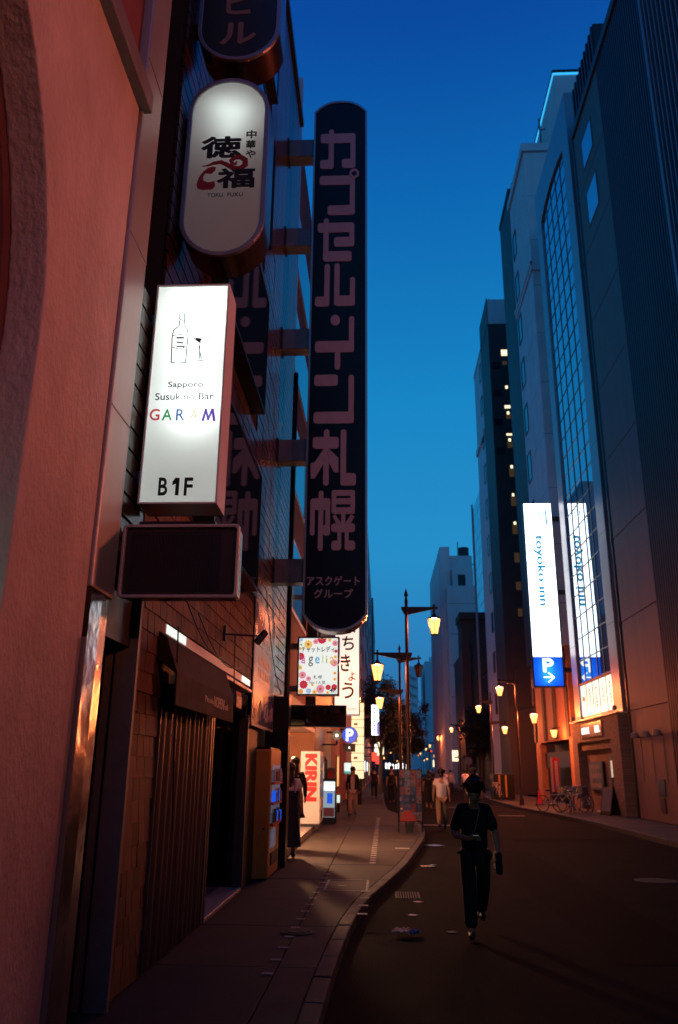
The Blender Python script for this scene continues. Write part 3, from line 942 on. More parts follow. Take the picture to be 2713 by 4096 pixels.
# unlit grille sign under it
KY = 5.6
kf = lambda x, y: at(x, y, 'Y', KY)
kx0, kx1, kz0, kz1 = kf(270, 1380).x, kf(548, 1382).x, kf(400, 1382).z, kf(420, 1212).z
ks = thing('box_sign', 'small unlit box sign with rounded metal frame and dark grille', 'sign', (kx0, KY, kz0))
ko, ki = rrect(kx0, kx1, kz0, kz1, .035), rrect(kx0 + .024, kx1 - .024, kz0 + .024, kz1 - .024, .02)
MB().ring(ko, ki, 'xz', KY - .01, KY + .04).build('frame', 'frame', ks, bevel=.006)
MB().prism(rrect(kx0 + .01, kx1 - .01, kz0 + .01, kz1 - .01, .03), 'xz', KY + .041, KY + .17).build('casing', 'copper', ks)
MB().prism(ki, 'xz', KY + .025, KY + .04).build('face', 'grille', ks)
mb = MB()
for k in range(62):
    x = kx0 + .075 + k * .0108
    mb.box(x, x + .004, KY + .016, KY + .025, kz0 + .05, kz1 - .05)
mb.build('grille_wires', 'grille', ks, kind='stuff')
box('hanger', 'blackm', ks, kx0 + .1, kx1 - .2, KY + .05, KY + .12, kz1 + .001, kz1 + .04)
box('bracket', 'blackm', ks, WX - .49, kx0 + .02, KY + .05, KY + .15, kz0 + .1, kz0 + .2)

# ------------------------------------------------------------------ buildings further along the left
al = thing('shop_building', 'shop building with an open entrance bay beyond the brown tiles', 'building', (-1.9, 19, 0))
box('upper_wall', 'stucco2', al, -9, WX - .35, 16.2, 24.6, 3.25, 19.6)
box('light_strip', 'alu', al, WX - .34, WX - .1, 16.9, 17.1, 3.25, 19.6)
for z in (5.5, 8.6, 11.7, 14.8):
    wf = box('window', 'frame', al, WX - .35, WX - .31, 18.2, 23.8, z, z + 1.9)
    box('pane', 'winglass', wf, WX - .31, WX - .30, 18.3, 23.7, z + .1, z + 1.8)
box('soffit', 'white', al, -4.0, WX - .05, 15.0, 24.6, 2.72, 2.85)
box('fascia', 'black', al, WX - .35, WX - .02, 15.0, 24.6, 2.852, 3.245)
box('bay_wall', 'woodpanel', al, -4.2, -4.0, 15.0, 24.6, .1, 2.72)
box('bay_end_wall', 'woodpanel', al, -4.0, WX - .05, 24.3, 24.6, .27, 2.72)
box('bay_side_wall', 'woodpanel', al, -4.0, WX - .12, 15.0, 15.15, .27, 2.72)
box('entrance_step', 'floorstep', al, -4.0, WX + .12, 15.1, 24.3, .12, .27, bevel=.01)
for y in (19.9, 21.2):
    MB().cyl((-3.2, y, .27), (-3.2, y, 2.72), .03, n=8).build('rail_post', 'silver', al)
dl = thing('ceiling_light', 'round warm ceiling lamp in the entrance bay', 'lamp', (-2.35, 18.2, 2.7))
MB().lathe([(.16, 0), (.17, -.04), (.12, -.08), (0.01, -.085)], (-2.35, 18.2, 2.719), 16).build('diffuser', glow('ceiling lamp', (1, .8, .55), 6), dl, smooth=True)
MB().lathe([(.19, 0), (.19, -.02)], (-2.35, 18.2, 2.7195), 16).build('base', 'white', dl)
LT_BAY = point('bulb', (-2.3, 18.2, 2.52), 1000, (1, .49, .25), .1, dl)

def facade(name, label, mat, x, y0, y1, h, depth=9, left=True, base=None, z0=0.1):
    t = thing(name, label, 'building', (x, (y0 + y1) / 2, 0))
    a, b = (x - depth, x) if left else (x, x + depth)
    box('wall', mat, t, a, b, y0, y1, z0, h)
    s = 1 if left else -1
    box('parapet', mat, t, min(a, b + s * .0) - .02, max(a, b) + .06 if left else max(a, b), y0 - .04, y1 + .02, h + .002, h + .4) if left else box('parapet', mat, t, a - .06, b + .02, y0 - .04, y1 + .02, h + .002, h + .4)
    return t
def win(t, x, y0, y1, za, zb, left=True, pane='winglass', fr='mullion'):
    s = 1 if left else -1
    f = MB().ring([(y0, za), (y1, za), (y1, zb), (y0, zb)], [(y0 + .07, za + .07), (y1 - .07, za + .07), (y1 - .07, zb - .07), (y0 + .07, zb - .07)], 'yz', x + s * .002, x + s * .05).build('window', fr, t)
    box('pane', pane, f, min(x + s * .003, x + s * .02), max(x + s * .003, x + s * .02), y0 + .07, y1 - .07, za + .07, zb - .07)
    return f

f3 = facade('pub_building', 'dark building behind the globe lamp on the left side', 'black', WX - .05, 24.7, 33, 12.5)
win(f3, WX - .05, 27.2, 28.6, 1.15, 1.95, pane=glow('warm pub window', (1, .62, .35), .55))
win(f3, WX - .05, 29.0, 29.9, .2, 2.1)
for z in (4.4, 7.2, 10):
    win(f3, WX - .05, 25.5, 31.5, z, z + 1.6)
f4 = facade('narrow_building', 'narrow rust red building beside the stack of lit panels', 'stucco2', WX - .05, 33.1, 47, 11)
for z in (3.6, 6.4, 8.9):
    win(f4, WX - .05, 34, 46, z, z + 1.3)
win(f4, WX - .05, 36.5, 39, .9, 2.3, pane=glow('amber shop window', (1, .45, .15), .9))
f5 = facade('grey_building', 'tall pale grey building rising above the calligraphy sign', 'greyb', -1.45, 47.2, 76, 14.8)
for z in (4.5, 7.3, 10.1, 12.6):
    for y in (50, 58, 66):
        win(f5, -1.45, y, y + 3.2, z, z + 1.4)
f5b = facade('grey_building', 'lower grey building just beyond the tall pale grey one', 'greyb', -1.45, 76.2, 138, 29)
for z in (5, 8.2, 11.4, 14.6, 17.6, 21, 24.5):
    for y in (80, 90, 102, 118):
        win(f5b, -1.45, y, y + 4, z, z + 1.5)
f5c = facade('dark_building', 'dark low building at the far left end of the street', 'darkstone', -1.2, 138.2, 190, 30)
for z in (5, 9, 13, 17):
    for y in (142, 152, 164, 176):
        win(f5c, -1.2, y, y + 6, z, z + 1.6)
for y, x, c in ((54, -1.38, 'shopwhite'), (61, -1.38, 'creamlit'), (70, -1.38, 'shopwhite'), (84, -1.38, 'shopwhite'), (98, -1.38, 'creamlit')):
    f = f5 if y < 76 else f5b
    sf = box('shopfront', 'mullion', f, x - .05, x, y, y + 4.2, .3, 2.6)
    box('shop_light', c, sf, x + .002, x + .02, y + .3, y + 3.9, 1.5 if c != 'creamlit' else 1.0, 2.4)

# lit signs on the left side
def boxsign(label, Y, x0, x1, za, zb, facemat, dep=.25, fr='blackm', rim=.035, name='box_sign'):
    t = thing(name, label, 'sign', (x0, Y, za))
    o, i = [(x0, za), (x1, za), (x1, zb), (x0, zb)], [(x0 + rim, za + rim), (x1 - rim, za + rim), (x1 - rim, zb - rim), (x0 + rim, zb - rim)]
    MB().ring(o, i, 'xz', Y - .015, Y + dep).build('frame', fr, t, bevel=.006)
    MB().prism(i, 'xz', Y + .002, Y + dep - .02).build('face', facemat, t)
    return t
# flower bordered sign
FY = 17.5
zf_ = zz(1150, 2480, 1568 / 350)
ff = lambda x, y: (at(*zf_(x, y), 'Y', FY).x, at(*zf_(x, y), 'Y', FY).z)
fx0, fx1, fz0, fz1 = ff(178, 800)[0], ff(930, 800)[0], ff(550, 1352)[1], ff(550, 298)[1]
fs = boxsign('flower bordered lit sign with black katakana beside the calligraphy sign', FY, fx0, fx1, fz0, fz1, 'flowerbg', .22, 'copper')
def fb(x0, x1, y0, y1):
    a, b = ff(x0, y1), ff(x1, y0)
    return a[0], b[0], a[1], b[1]
d = FY + .0015
def fl_mat(n, c):
    return glow('petal ' + n, c, .8)
PET = {'red': fl_mat('red', (.62, .02, .07)), 'pink': fl_mat('pink', (.82, .30, .40)), 'yel': fl_mat('yellow', (.92, .62, .18)), 'blue': fl_mat('blue', (.38, .55, .80)), 'org': fl_mat('orange', (.86, .36, .06)), 'grn': fl_mat('green', (.30, .48, .14)), 'cor': fl_mat('centre', (.45, .12, .03))}
random.seed(2)
fls = [(620, 345, 90, 'red'), (510, 385, 55, 'pink'), (375, 435, 85, 'yel'), (760, 355, 40, 'yel'), (855, 415, 60, 'pink'), (240, 350, 45, 'blue'), (250, 440, 25, 'grn'), (225, 510, 30, 'org'), (240, 650, 75, 'red'), (870, 555, 35, 'red'), (860, 660, 35, 'yel'), (840, 770, 70, 'pink'),
       (225, 850, 50, 'yel'), (270, 985, 75, 'pink'), (380, 1050, 50, 'pink'), (290, 1155, 85, 'red'), (850, 950, 30, 'org'), (850, 1060, 35, 'yel'), (445, 1165, 30, 'yel'), (590, 1235, 85, 'pink'), (730, 1205, 55, 'red'), (840, 1200, 60, 'red'), (380, 1270, 55, 'blue'), (485, 1290, 50, 'yel'), (240, 1280, 50, 'org'), (720, 1300, 35, 'yel')]
for k, (fxp, fyp, fr_, c) in enumerate(fls):
    cxy = Vector(ff(fxp, fyp))
    r = (ff(fxp + fr_, fyp)[0] - cxy.x)
    n = 12
    pts = []
    for j in range(n * 2):
        rr = r if j % 2 == 0 else r * .78
        t = 2 * PI * j / (n * 2)
        pts.append((min(fx1 - .04, max(fx0 + .04, cxy.x + rr * math.cos(t))), min(fz1 - .04, max(fz0 + .04, cxy.y + rr * math.sin(t)))))
    po_ = MB().prism(pts, 'xz', d - .0014 - .0002 * k, d).build('printed_flower', PET[c], fs)
    if c in ('red', 'pink', 'yel'):
        MB().prism([(cxy.x + r * .28 * math.cos(PI * j / 5), cxy.y + r * .28 * math.sin(PI * j / 5)) for j in range(10)], 'xz', d - .0095, d - .008).build('flower_centre', PET['cor'], po_)
d = FY - .009
text([('チャットレディ', *fb(250, 845, 470, 575), d, .012, False), ('札 幌', *fb(465, 620, 990, 1055), d, .008, False), ('No.1人気', *fb(395, 685, 1085, 1150), d, .008, False), ('4F', *fb(755, 875, 1220, 1300), d, .02, False)], 'ink', fs)
for ch, a, b, y0, y1, c in (('a', 250, 325, 660, 780, (.45, .08, .32)), ('g', 375, 465, 655, 830, (.12, .14, .12)), ('e', 497, 580, 660, 780, (.03, .35, .62)), ('l', 628, 645, 625, 775, (.40, .55, .15)), ('i', 690, 720, 640, 775, (.42, .50, .16)), ('a', 755, 845, 660, 790, (.80, .50, .22))):
    text([(ch, *fb(a, b, y0, y1), d, .008, False)], glow('print2 ' + ch, c, .8), fs)
for z in (fz0 + .15, fz1 - .2):
    box('bracket', 'bracket', fs, WX - .35, fx0 + .02, FY + .04, FY + .2, z - .06, z + .06)
# calligraphy sign
HY = 26
hf = lambda x, y: (at(*zf_(x, y), 'Y', HY).x, at(*zf_(x, y), 'Y', HY).z)
hx0, hx1 = hf(830, 1600)[0], hf(1300, 900)[0]
hz0 = hf(1100, 1705)[1]
hz1 = at(815, 1330, 'Y', HY).z
hs = boxsign('tall white lit sign with black brush calligraphy', HY, hx0, hx1, hz0, hz1, 'warmwhite', .3, 'copper', .03)
def hbx(x0, x1, y0, y1):
    a, b = hf(x0, y1), hf(x1, y0)
    return a[0], b[0], a[1], b[1]
d = HY + .0015
text([('は', *hbx(960, 1240, -330, -60), d, .02, False), ('ち', *hbx(980, 1195, 290, 535), d, .022, False), ('き', *hbx(950, 1130, 615, 915), d, .022, False), ('ょ', *hbx(1090, 1225, 920, 1090), d, .01, False), ('う', *hbx(980, 1190, 1120, 1405), d, .022, False),
      ('ぼ', *hbx(930, 1245, -20, 245), d, .022, False)], 'ink', hs)
text([('KYO', *hbx(1085, 1235, 1575, 1620), d, 0, False)], 'greyc', hs)
box('bracket', 'bracket', hs, WX - .06, hx0 + .02, HY + .05, HY + .2, hz0 + .6, hz0 + .75)
box('bracket', 'bracket', hs, WX - .06, hx0 + .02, HY + .05, HY + .2, hz1 - .8, hz1 - .65)
# dark wide unlit sign
ds = boxsign('wide unlit dark box sign hanging under the flower sign', 16.4, at(661, 1655, 'Y', 16.4).x, at(801, 1655, 'Y', 16.4).x, at(730, 1680, 'Y', 16.4).z, at(730, 1630, 'Y', 16.4).z, 'blackgloss', .22, 'blackm', .03)
box('bracket', 'blackm', ds, WX - .35, at(661, 1655, 'Y', 16.4).x + .01, 16.45, 16.55, 2.6, 2.8)
# blue parking sign
pk = thing('parking_sign', 'round blue lit parking sign on the left pavement side', 'sign', (-1.1, 30, 2.6))
pc0, pr_ = at(809, 1699, 'Y', 30), .29
MB().cyl((pc0.x, 30.0, pc0.z), (pc0.x, 30.16, pc0.z), pr_, n=32).build('casing', 'blackm', pk)
MB().cyl((pc0.x, 29.985, pc0.z), (pc0.x, 29.999, pc0.z), pr_ - .015, n=32).build('face', 'blueprint', pk)
text([('P', pc0.x - .13, pc0.x + .12, pc0.z - .2, pc0.z + .2, 29.983, .05, False)], 'wink', pk)
box('lower_box', 'black', pk, pc0.x - .24, pc0.x + .2, 30.0, 30.15, pc0.z - .58, pc0.z - .3)
box('indicator', 'wink', pk, pc0.x - .04, pc0.x + .01, 29.99, 29.998, pc0.z - .48, pc0.z - .4)
MB().tube([(WX - .05, 30.08, pc0.z + .1), (pc0.x - pr_ + .03, 30.08, pc0.z + .1)], .03, 8).build('arm', 'blackm', pk)
# globe lamp
glb = thing('globe_lamp', 'glass globe lamp on a wall bracket beside the blue parking sign', 'lamp', (-1.5, 28, 2.5))
gp = at(779, 1700, 'Y', 28)
MB().ball(gp, .17, 18, 12).build('globe', lantern_glass('globe glass', (1, .82, .55), .22, .6), glb, smooth=True)
MB().ball(gp, .05, 10, 8).build('bulb', glow('globe bulb', (1, .88, .62), 6), glb, smooth=True)
MB().cyl(gp + Vector((0, 0, -.3)), gp + Vector((0, 0, -.16)), .035, n=8).build('neck', 'blackm', glb)
MB().tube([(WX - .05, gp.y, gp.z - .3), (gp.x, gp.y, gp.z - .3)], .025, 8).build('arm', 'blackm', glb)
point('bulb_light', gp, 8, (1, .6, .3), .06, glb)
# stacked yellow panels
yx0, yx1 = -1.40, -.80
ys_ = thing('tenant_sign', 'column of cream lit tenant panels on the left side', 'sign', (-1.1, 40, 1.2))
yz0, yz1 = 1.27, 4.8
box('casing', 'blackm', ys_, yx0 - .03, yx1 + .03, 40.02, 40.3, yz0 - .05, yz1 + .05)
for k in range(9):
    h = (yz1 - yz0) / 9
    pn = box('panel', 'creamlit', ys_, yx0, yx1, 40.0, 40.015, yz0 + k * h + .012, yz0 + (k + 1) * h - .012)
    if k % 2 == 0:
        box('panel_print', 'gold', pn, yx0 + .12, yx0 + .3, 39.996, 39.999, yz0 + k * h + .12, yz0 + k * h + .22)
box('mast', 'blackm', ys_, yx0 + .1, yx1 - .1, 40.05, 40.25, .12, yz0 - .051)
box('bracket', 'blackm', ys_, WX - .05, yx0 - .03, 40.08, 40.2, 3.5, 3.6)
# white and blue sign beyond
wb = boxsign('narrow white and blue lit sign under the second street lamp', 48, -.52, -.07, 3.58, 5.32, 'whitelit', .2, 'white', .02)
box('blue_panel', 'blueprint', wb, -.2, -.092, 47.985, 47.996, 3.62, 4.35)
mb = MB()
for k in range(6):
    mb.box(-.42, -.28, 47.986, 47.996, 5.05 - k * .24, 5.15 - k * .24)
mb.build('print', 'blueprint', wb)
box('bracket', 'blackm', wb, -1.45, -.51, 48.05, 48.15, 4.6, 4.7)
# small lit menu boxes, boards
mbx = boxsign('small white and teal lit menu box below the parking sign', 34, -1.49, -1.18, 1.53, 1.97, 'coldlit', .12, 'blackm', .015)
box('teal_band', glow('teal', (.05, .45, .40), .8), mbx, -1.475, -1.195, 33.985, 33.998, 1.55, 1.63)
MB().tube([(-1.33, 34.06, .12), (-1.33, 34.06, 1.53)], .025, 8).build('post', 'blackm', mbx)
bd = thing('notice_board', 'grey notice board of red characters by the pub wall', 'board', (-1.9, 31, 0))
box('board', 'greyc', bd, WX - .5, WX + .22, 31.0, 31.05, .75, 1.75)
mb = MB()
for r_ in range(2):
    for c_ in range(3):
        mb.box(WX - .4 + c_ * .19, WX - .25 + c_ * .19, 30.993, 30.999, 1.05 + r_ * .35, 1.3 + r_ * .35)
mb.build('red_print', 'red2', bd)
box('green_panel', 'green', bd, WX - .4, WX + .2, 30.99, 30.998, .78, .98)
for x in (WX - .42, WX + .15):
    box('leg', 'blackm', bd, x - .02, x + .02, 31.0, 31.04, .12, .75)
def aframe(label, x, y, wdt, h, facemat, rz=0, z=.12):
    t = thing('sandwich_board', label, 'board', (x, y, z), local=True)
    t.rotation_euler = (0, 0, rz)
    for s, nm in ((-1, 'front_panel'), (1, 'back_panel')):
        mb = MB()
        mb.add([(-wdt / 2, s * .26, 0), (wdt / 2, s * .26, 0), (wdt / 2, s * .02, h), (-wdt / 2, s * .02, h), (-wdt / 2, s * .23, 0), (wdt / 2, s * .23, 0), (wdt / 2, s * .0, h), (-wdt / 2, s * .0, h)],
               [(0, 1, 2, 3), (7, 6, 5, 4), (0, 4, 5, 1), (1, 5, 6, 2), (2, 6, 7, 3), (3, 7, 4, 0)])
        p = mb.build(nm, 'blackm', t)
        if s < 0:
            q = lambda u, v: (u * wdt / 2, -.26 + .24 * v - .004, h * v)
            MB().add([q(-.85, .15), q(.85, .15), q(.85, .95), q(-.85, .95)], [(0, 1, 2, 3)]).build('poster', facemat, p)
    return t
a1 = aframe('lit sandwich board with a drinks poster beyond the red lettered vending machine', -1.58, 26, .42, 1.3, glow('poster lit', (.42, .60, .66), .55))
def quadon(t, u0, u1, v0, v1, wdt, h, mat, nm):
    q = lambda u, v: (u * wdt / 2, -.26 + .24 * v - .007, h * v)
    return MB().add([q(u0, v0), q(u1, v0), q(u1, v1), q(u0, v1)], [(0, 1, 2, 3)]).build(nm, mat, t)
quadon(a1, -.8, .8, .74, .93, .42, 1.3, 'wink', 'lit_header')
quadon(a1, -.8, .8, .16, .36, .42, 1.3, 'posterpink', 'pink_band')
quadon(a1, -.3, .5, .45, .68, .42, 1.3, 'blueprint', 'bottle_print')
a2 = boxsign('tiny white lit floor box behind the sandwich board', 33, -1.72, -1.58, .45, .75, 'coldlit', .1, 'blackm', .01)
box('stand', 'blackm', a2, -1.7, -1.6, 33.02, 33.08, .12, .45)

# vending machines
vm = thing('vending_machine', 'orange vending machine with lit drink windows beside the bar posters', 'vending machine', (-1.85, 13.6, .12))
vx0, vx1, vy0, vy1, vz0, vz1 = -2.3, WX + .2, 12.93, 14.2, .14, 2.0
box('cabinet', 'orangevm', vm, vx0, vx1, vy0, vy1, vz0, vz1, bevel=.015)
box('top_trim', 'blackm', vm, vx0 + .01, vx1 - .02, vy0 + .02, vy1 - .02, vz1 + .001, vz1 + .03)
random.seed(9)
for k in range(3):
    z = 1.42 - k * .3 + .22
    wi = box('drink_window', 'vmglass', vm, vx1 + .001, vx1 + .008, vy0 + .14, vy1 - .08, z - .13, z + .13)
    for j in range(9):
        y = vy0 + .19 + j * .11
        c = random.choice(['silver', 'blueprint', 'red2', 'white', 'yellow'])
        MB().cyl((vx1 + .03, y, z - .12), (vx1 + .03, y, z + random.uniform(.0, .08)), .028, n=8).build('drink_can', c, wi)
    box('shelf_strip', 'red2', vm, vx1 + .001, vx1 + .045, vy0 + .12, vy1 - .06, z - .165, z - .132)
box('coin_slot', 'silver', vm, vx1 + .001, vx1 + .03, vy0 + .2, vy0 + .34, .88, .98)
box('price_panel', 'vmglass', vm, vx1 + .001, vx1 + .012, vy0 + .18, vy0 + .75, .55, .82)
box('pickup_flap', 'black', vm, vx1 + .001, vx1 + .02, vy0 + .25, vy1 - .2, .3, .48)
box('lock', 'black', vm, vx0 + .5, vx0 + .53, vy0 - .012, vy0 - .001, .82, .85)
kv = thing('vending_machine', 'white vending machine with red vertical lettering on its side', 'vending machine', (-1.8, 22.6, .27))
kx0_, kx1_ = -2.13, -1.60
box('cabinet', 'white', kv, kx0_, kx1_, 22.2, 23.3, .34, 2.16, bevel=.012)
box('plinth', 'black', kv, kx0_ + .03, kx1_ - .03, 22.24, 23.26, .271, .339)
text([('KIRIN', kx0_ + .13, kx1_ - .09, .92, 2.07, 22.198, .035, True)], 'red2', kv, depth=.002)
for k in range(3):
    box('drink_window', 'vmglass', kv, kx1_ + .001, kx1_ + .01, 22.3, 23.2, 1.0 + k * .37, 1.3 + k * .37)
box('door_panel', 'white', kv, kx1_ + .001, kx1_ + .014, 22.25, 23.25, .4, .95)
box('pickup_flap', 'black', kv, kx1_ + .015, kx1_ + .02, 22.5, 23.0, .5, .66)

# ------------------------------------------------------------------ street lamps
lp = thing('street_lamp', 'nearest double lantern street lamp on the left, behind the poster rack', 'street lamp', (0, 0, 0), 'double lantern street lamps', local=True)
MB().lathe([(.13, 0), (.13, .25), (.10, .3), (.095, 1.0), (.075, 1.05), (.055, 5.0), (.05, 6.62)], n=12).build('post', 'lampmetal', lp, smooth=True)
MB().lathe([(.05, 6.621), (.062, 6.66), (.05, 6.72), (.035, 6.8), (.068, 6.88), (.05, 6.95), (.004, 7.1)], n=10).build('finial', 'lampmetal', lp, smooth=True)
def arm(s, z, L):
    MB().prism([(-s * .16, z), (-s * .16, z - .06), (-s * .06, z - .25), (s * .06, z - .25), (s * L, z - .07), (s * (L + .12), z - .07), (s * (L + .12), z)], 'xz', -.035, .035).build('arm', 'lampmetal', lp)
def lantern(s, z, L, lit):
    x = s * L
    lan = MB().lathe([(.035, z + .08), (.035, z - .22), (.06, z - .24), (.09, z - .30), (.235, z - .37), (.235, z - .395), (.2, z - .396)], (x, 0, 0), 6, .5).build('lantern', 'lampmetal', lp)
    zt, zb, rt, rb = z - .40, z - .86, .215, .115
    gl_ = MB()
    for k in range(6):
        t0, t1 = 2 * PI * (k + .5) / 6, 2 * PI * (k + 1.5) / 6
        gl_.add([(x + rb * math.cos(t0), rb * math.sin(t0), zb), (x + rb * math.cos(t1), rb * math.sin(t1), zb), (x + rt * math.cos(t1), rt * math.sin(t1), zt), (x + rt * math.cos(t0), rt * math.sin(t0), zt)], [(0, 1, 2, 3)])
    pn_ = gl_.build('lantern_glass', 'lant' if lit else 'lantoff', lan)
    fr = MB()
    for k in range(6):
        t0 = 2 * PI * (k + .5) / 6
        fr.cyl((x + rb * 1.02 * math.cos(t0), rb * 1.02 * math.sin(t0), zb), (x + rt * 1.02 * math.cos(t0), rt * 1.02 * math.sin(t0), zt), .0095, n=5)
    fr.lathe([(rb + .012, zb - .02), (rb + .012, zb), (rb - .02, zb)], (x, 0, 0), 6, .5)
    fr.build('lantern_frame', 'lampmetal', lan)
    return x, z - .455
arm(1, 6.5, .87)
arm(-1, 5.06, .92)
LANT = [lantern(1, 6.5, .87, True), lantern(-1, 5.06, .92, True)]
PWR = {'near': 330, 'mid': 330, 'far': 120}
LK = 4.2
def lamp_lights(root, loc, scale, flip, on=(1, 1), power=300):
    for (x, z), f in zip(LANT, on):
        if f:
            point('lantern_bulb', Vector(loc) + Vector(((-x if flip else x) * scale, 0, z * scale)), power * LK, LAMP, .09)
lp.location = (.84, 25, .12)
lamp_lights(lp, lp.location, 1, False, power=230)
def unlit(c):
    pass
def add_lamp(loc, label, flip=False, scale=1.0, on=(1, 1), power=300, off=None):
    r = dup(lp, loc, PI if flip else 0, label, scale)
    r['group'] = 'double lantern street lamps'
    lamp_lights(r, loc, scale, flip, on, power)
    if off is not None:
        ls = sorted([c for c in r.children if c.name.startswith('lantern')], key=lambda c: c.data.vertices[0].co.x)
        tgt = ls[1] if off == 0 else ls[0]
        for g in tgt.children:
            if 'glass' in g.name:
                g.data = g.data.copy()
                g.data.materials[0] = mt['lantoff']
    return r
add_lamp((.90, 37, .12), 'second street lamp on the left whose upper lantern is dark', on=(0, 1), power=260, off=0)
add_lamp((1.24, 73, .12), 'third street lamp on the left among the trees', power=160)
add_lamp((.9, 108, .12), 'fourth street lamp on the left, small and beyond the trees', power=160)
add_lamp((6.85, 41.6, .13), 'nearest street lamp on the right behind the parked bicycles', True, .92, power=620)
add_lamp((7.27, 54.3, .13), 'second street lamp on the right by the striped barrier', True, .92, power=520)
add_lamp((8.0, 84, .13), 'third street lamp on the right before the grey tower', True, .92, power=420)
add_lamp((8.6, 112, .13), 'fourth street lamp on the right under the grey tower', True, .95, power=320)
for (x, y, sd, pw, lb) in ((9.6, 148, 1, 100, 'fifth street lamp on the right, far down the street'), (10.2, 172, 1, 60, 'sixth street lamp on the right, far down the street'), (11.3, 219, 1, 0, 'next to last street lamp on the right at the street end'), (12.3, 253, 1, 0, 'last street lamp on the right at the street end'),
                       (1.2, 141, 0, 60, 'fifth street lamp on the left beyond the trees'), (1.5, 183, 0, 0, 'sixth street lamp on the left, tiny and far'), (1.9, 226, 0, 0, 'last street lamp on the left at the street end'), (6.9, 300, 0, 0, 'lone lamp at the far bend of the street')):
    add_lamp((x, y, .13), lb, bool(sd), .95 if sd else 1.0, on=(1, 1) if pw else (0, 0), power=pw)
rsg = thing('unseen_light_rig', 'added red lamp box with light blocking boards on the ribbed facade outside the picture', 'sign', (8.9, 11.4, 6.6))  # unseen light source added to redden the left walls
box('casing', 'blackm', rsg, 8.35, 9.2, 11.3, 11.5, 6.52, 8.2, bevel=.01)
for yy in (11.285, 11.502):
    box('lit_face', glow('red lit face', (1, .16, .06), 3), rsg, 8.4, 9.15, yy, yy + .012, 6.6, 8.15)
box('light_blocker', 'blackm', rsg, 7.15, 9.2, 9.6, 12.0, 6.45, 6.5)  # board added to keep the red light off road and pavement
box('side_blocker', 'blackm', rsg, 7.0, 9.2, 12.0, 12.05, 6.45, 8.4)  # board added to keep the red light off the concrete facade
LFILL = point('fill_light', (8.1, 11.2, 7.0), 1500, (1, .19, .10), .2, rsg)

rsh = thing('unseen_light_rig', 'added pink lamp box with a light blocking board behind the viewpoint', 'sign', (8.9, -3.8, 6.6))  # second unseen source, added to light sign faces and arch from the camera side
box('casing', 'blackm', rsh, 8.35, 9.2, -3.9, -3.7, 6.52, 8.2, bevel=.01)
for yy in (-3.915, -3.698):
    box('lit_face', glow('pink lit face', (1, .32, .28), 2), rsh, 8.4, 9.15, yy, yy + .012, 6.6, 8.15)
box('light_blocker', 'blackm', rsh, 7.15, 9.2, -6, 4, 6.45, 6.5)  # long board added to shade the roadway from this lamp
point('fill_light', (8.1, -4.1, 7.0), 1150, (1, .27, .17), .2, rsh)


# wall lamp on the stone building
wl = thing('wall_lamp', 'lone lantern fixed to the stone wall above the garage', 'lamp', (9.1, 43.8, 3.4))
wp = at(1281, 1695, 'X', 9.1)
MB().lathe([(.09, -.2), (.19, .16)], wp, 6).build('lamp_glass', 'lant', wl)
MB().lathe([(.21, .161), (.06, .26), (.03, .3)], wp, 6).build('cap', 'lampmetal', wl)
MB().tube([wp + Vector((0, 0, .29)), wp + Vector((.32, 0, .29))], .02, 6).build('arm', 'lampmetal', wl)
point('bulb', wp, 420, LAMP, .08, wl)

# ------------------------------------------------------------------ right side
RX = 9.3
cb_ = thing('concrete_building', 'concrete panel building with fine ribs at the right edge', 'building', (9.3, 26, 0))
box('core', 'rib', cb_, RX + .06, 24, 8, 31.0, .1, 30.2)
rows = [.13, 3.88, 7.2, 10.53, 13.8, 17.05, 20.3, 23.6, 26.8, 30.2]
for a, b in zip(rows[:-1], rows[1:]):
    box('wall_panel', 'concrete', cb_, RX, RX + .055, 26.95, 30.98, a + .018, b - .018, bevel=.008)
for a, b in ((24.42, 26.15), (27.4, 28.95)):
    f = MB().ring([(28.3, a), (29.9, a), (29.9, b), (28.3, b)], [(28.36, a + .06), (29.84, a + .06), (29.84, b - .06), (28.36, b - .06)], 'yz', RX - .03, RX - .001).build('window', 'mullion', cb_)
    box('pane', 'glassmir', f, RX - .02, RX - .0015, 28.36, 29.84, a + .06, b - .06)
rm_ = meshof(MB().prism([(RX + .055, 0), (RX - .03, .025), (RX - .03, .10), (RX + .055, .125)], 'xy', .15, 30.1), 'rib', 'rib')
for k in range(26):
    piece(rm_, 'rib', cb_, (0, 21.75 + k * .2, 0))
box('trim_post', 'fin', cb_, RX - .12, RX + .055, 21.5, 21.68, .15, 30.15)
fm = meshof(MB().box(RX - .1, RX + .055, 0, .05, .15, 29.9), 'fin', 'fin')
for k in range(20):
    piece(fm, 'fin', cb_, (0, 15.2 + k * .32, 0))
box('roof_coping', 'rib', cb_, RX - .1, 24, 8, 31.02, 30.202, 30.6)
lv = box('roof_louvre', 'black', cb_, RX + .02, 14, 26.8, 30.7, 30.602, 32.5)
for k in range(9):
    box('louvre_post', 'rib', lv, RX - .05, RX + .019, 26.9 + k * .42, 27.02 + k * .42, 30.62, 32.45)
box('notice', 'blackm', cb_, RX - .03, RX - .001, 28.0, 28.7, .95, 1.5)
box('vent', 'rib', cb_, RX - .05, RX - .001, 28.1, 28.6, .45, .9)
random.seed(4)
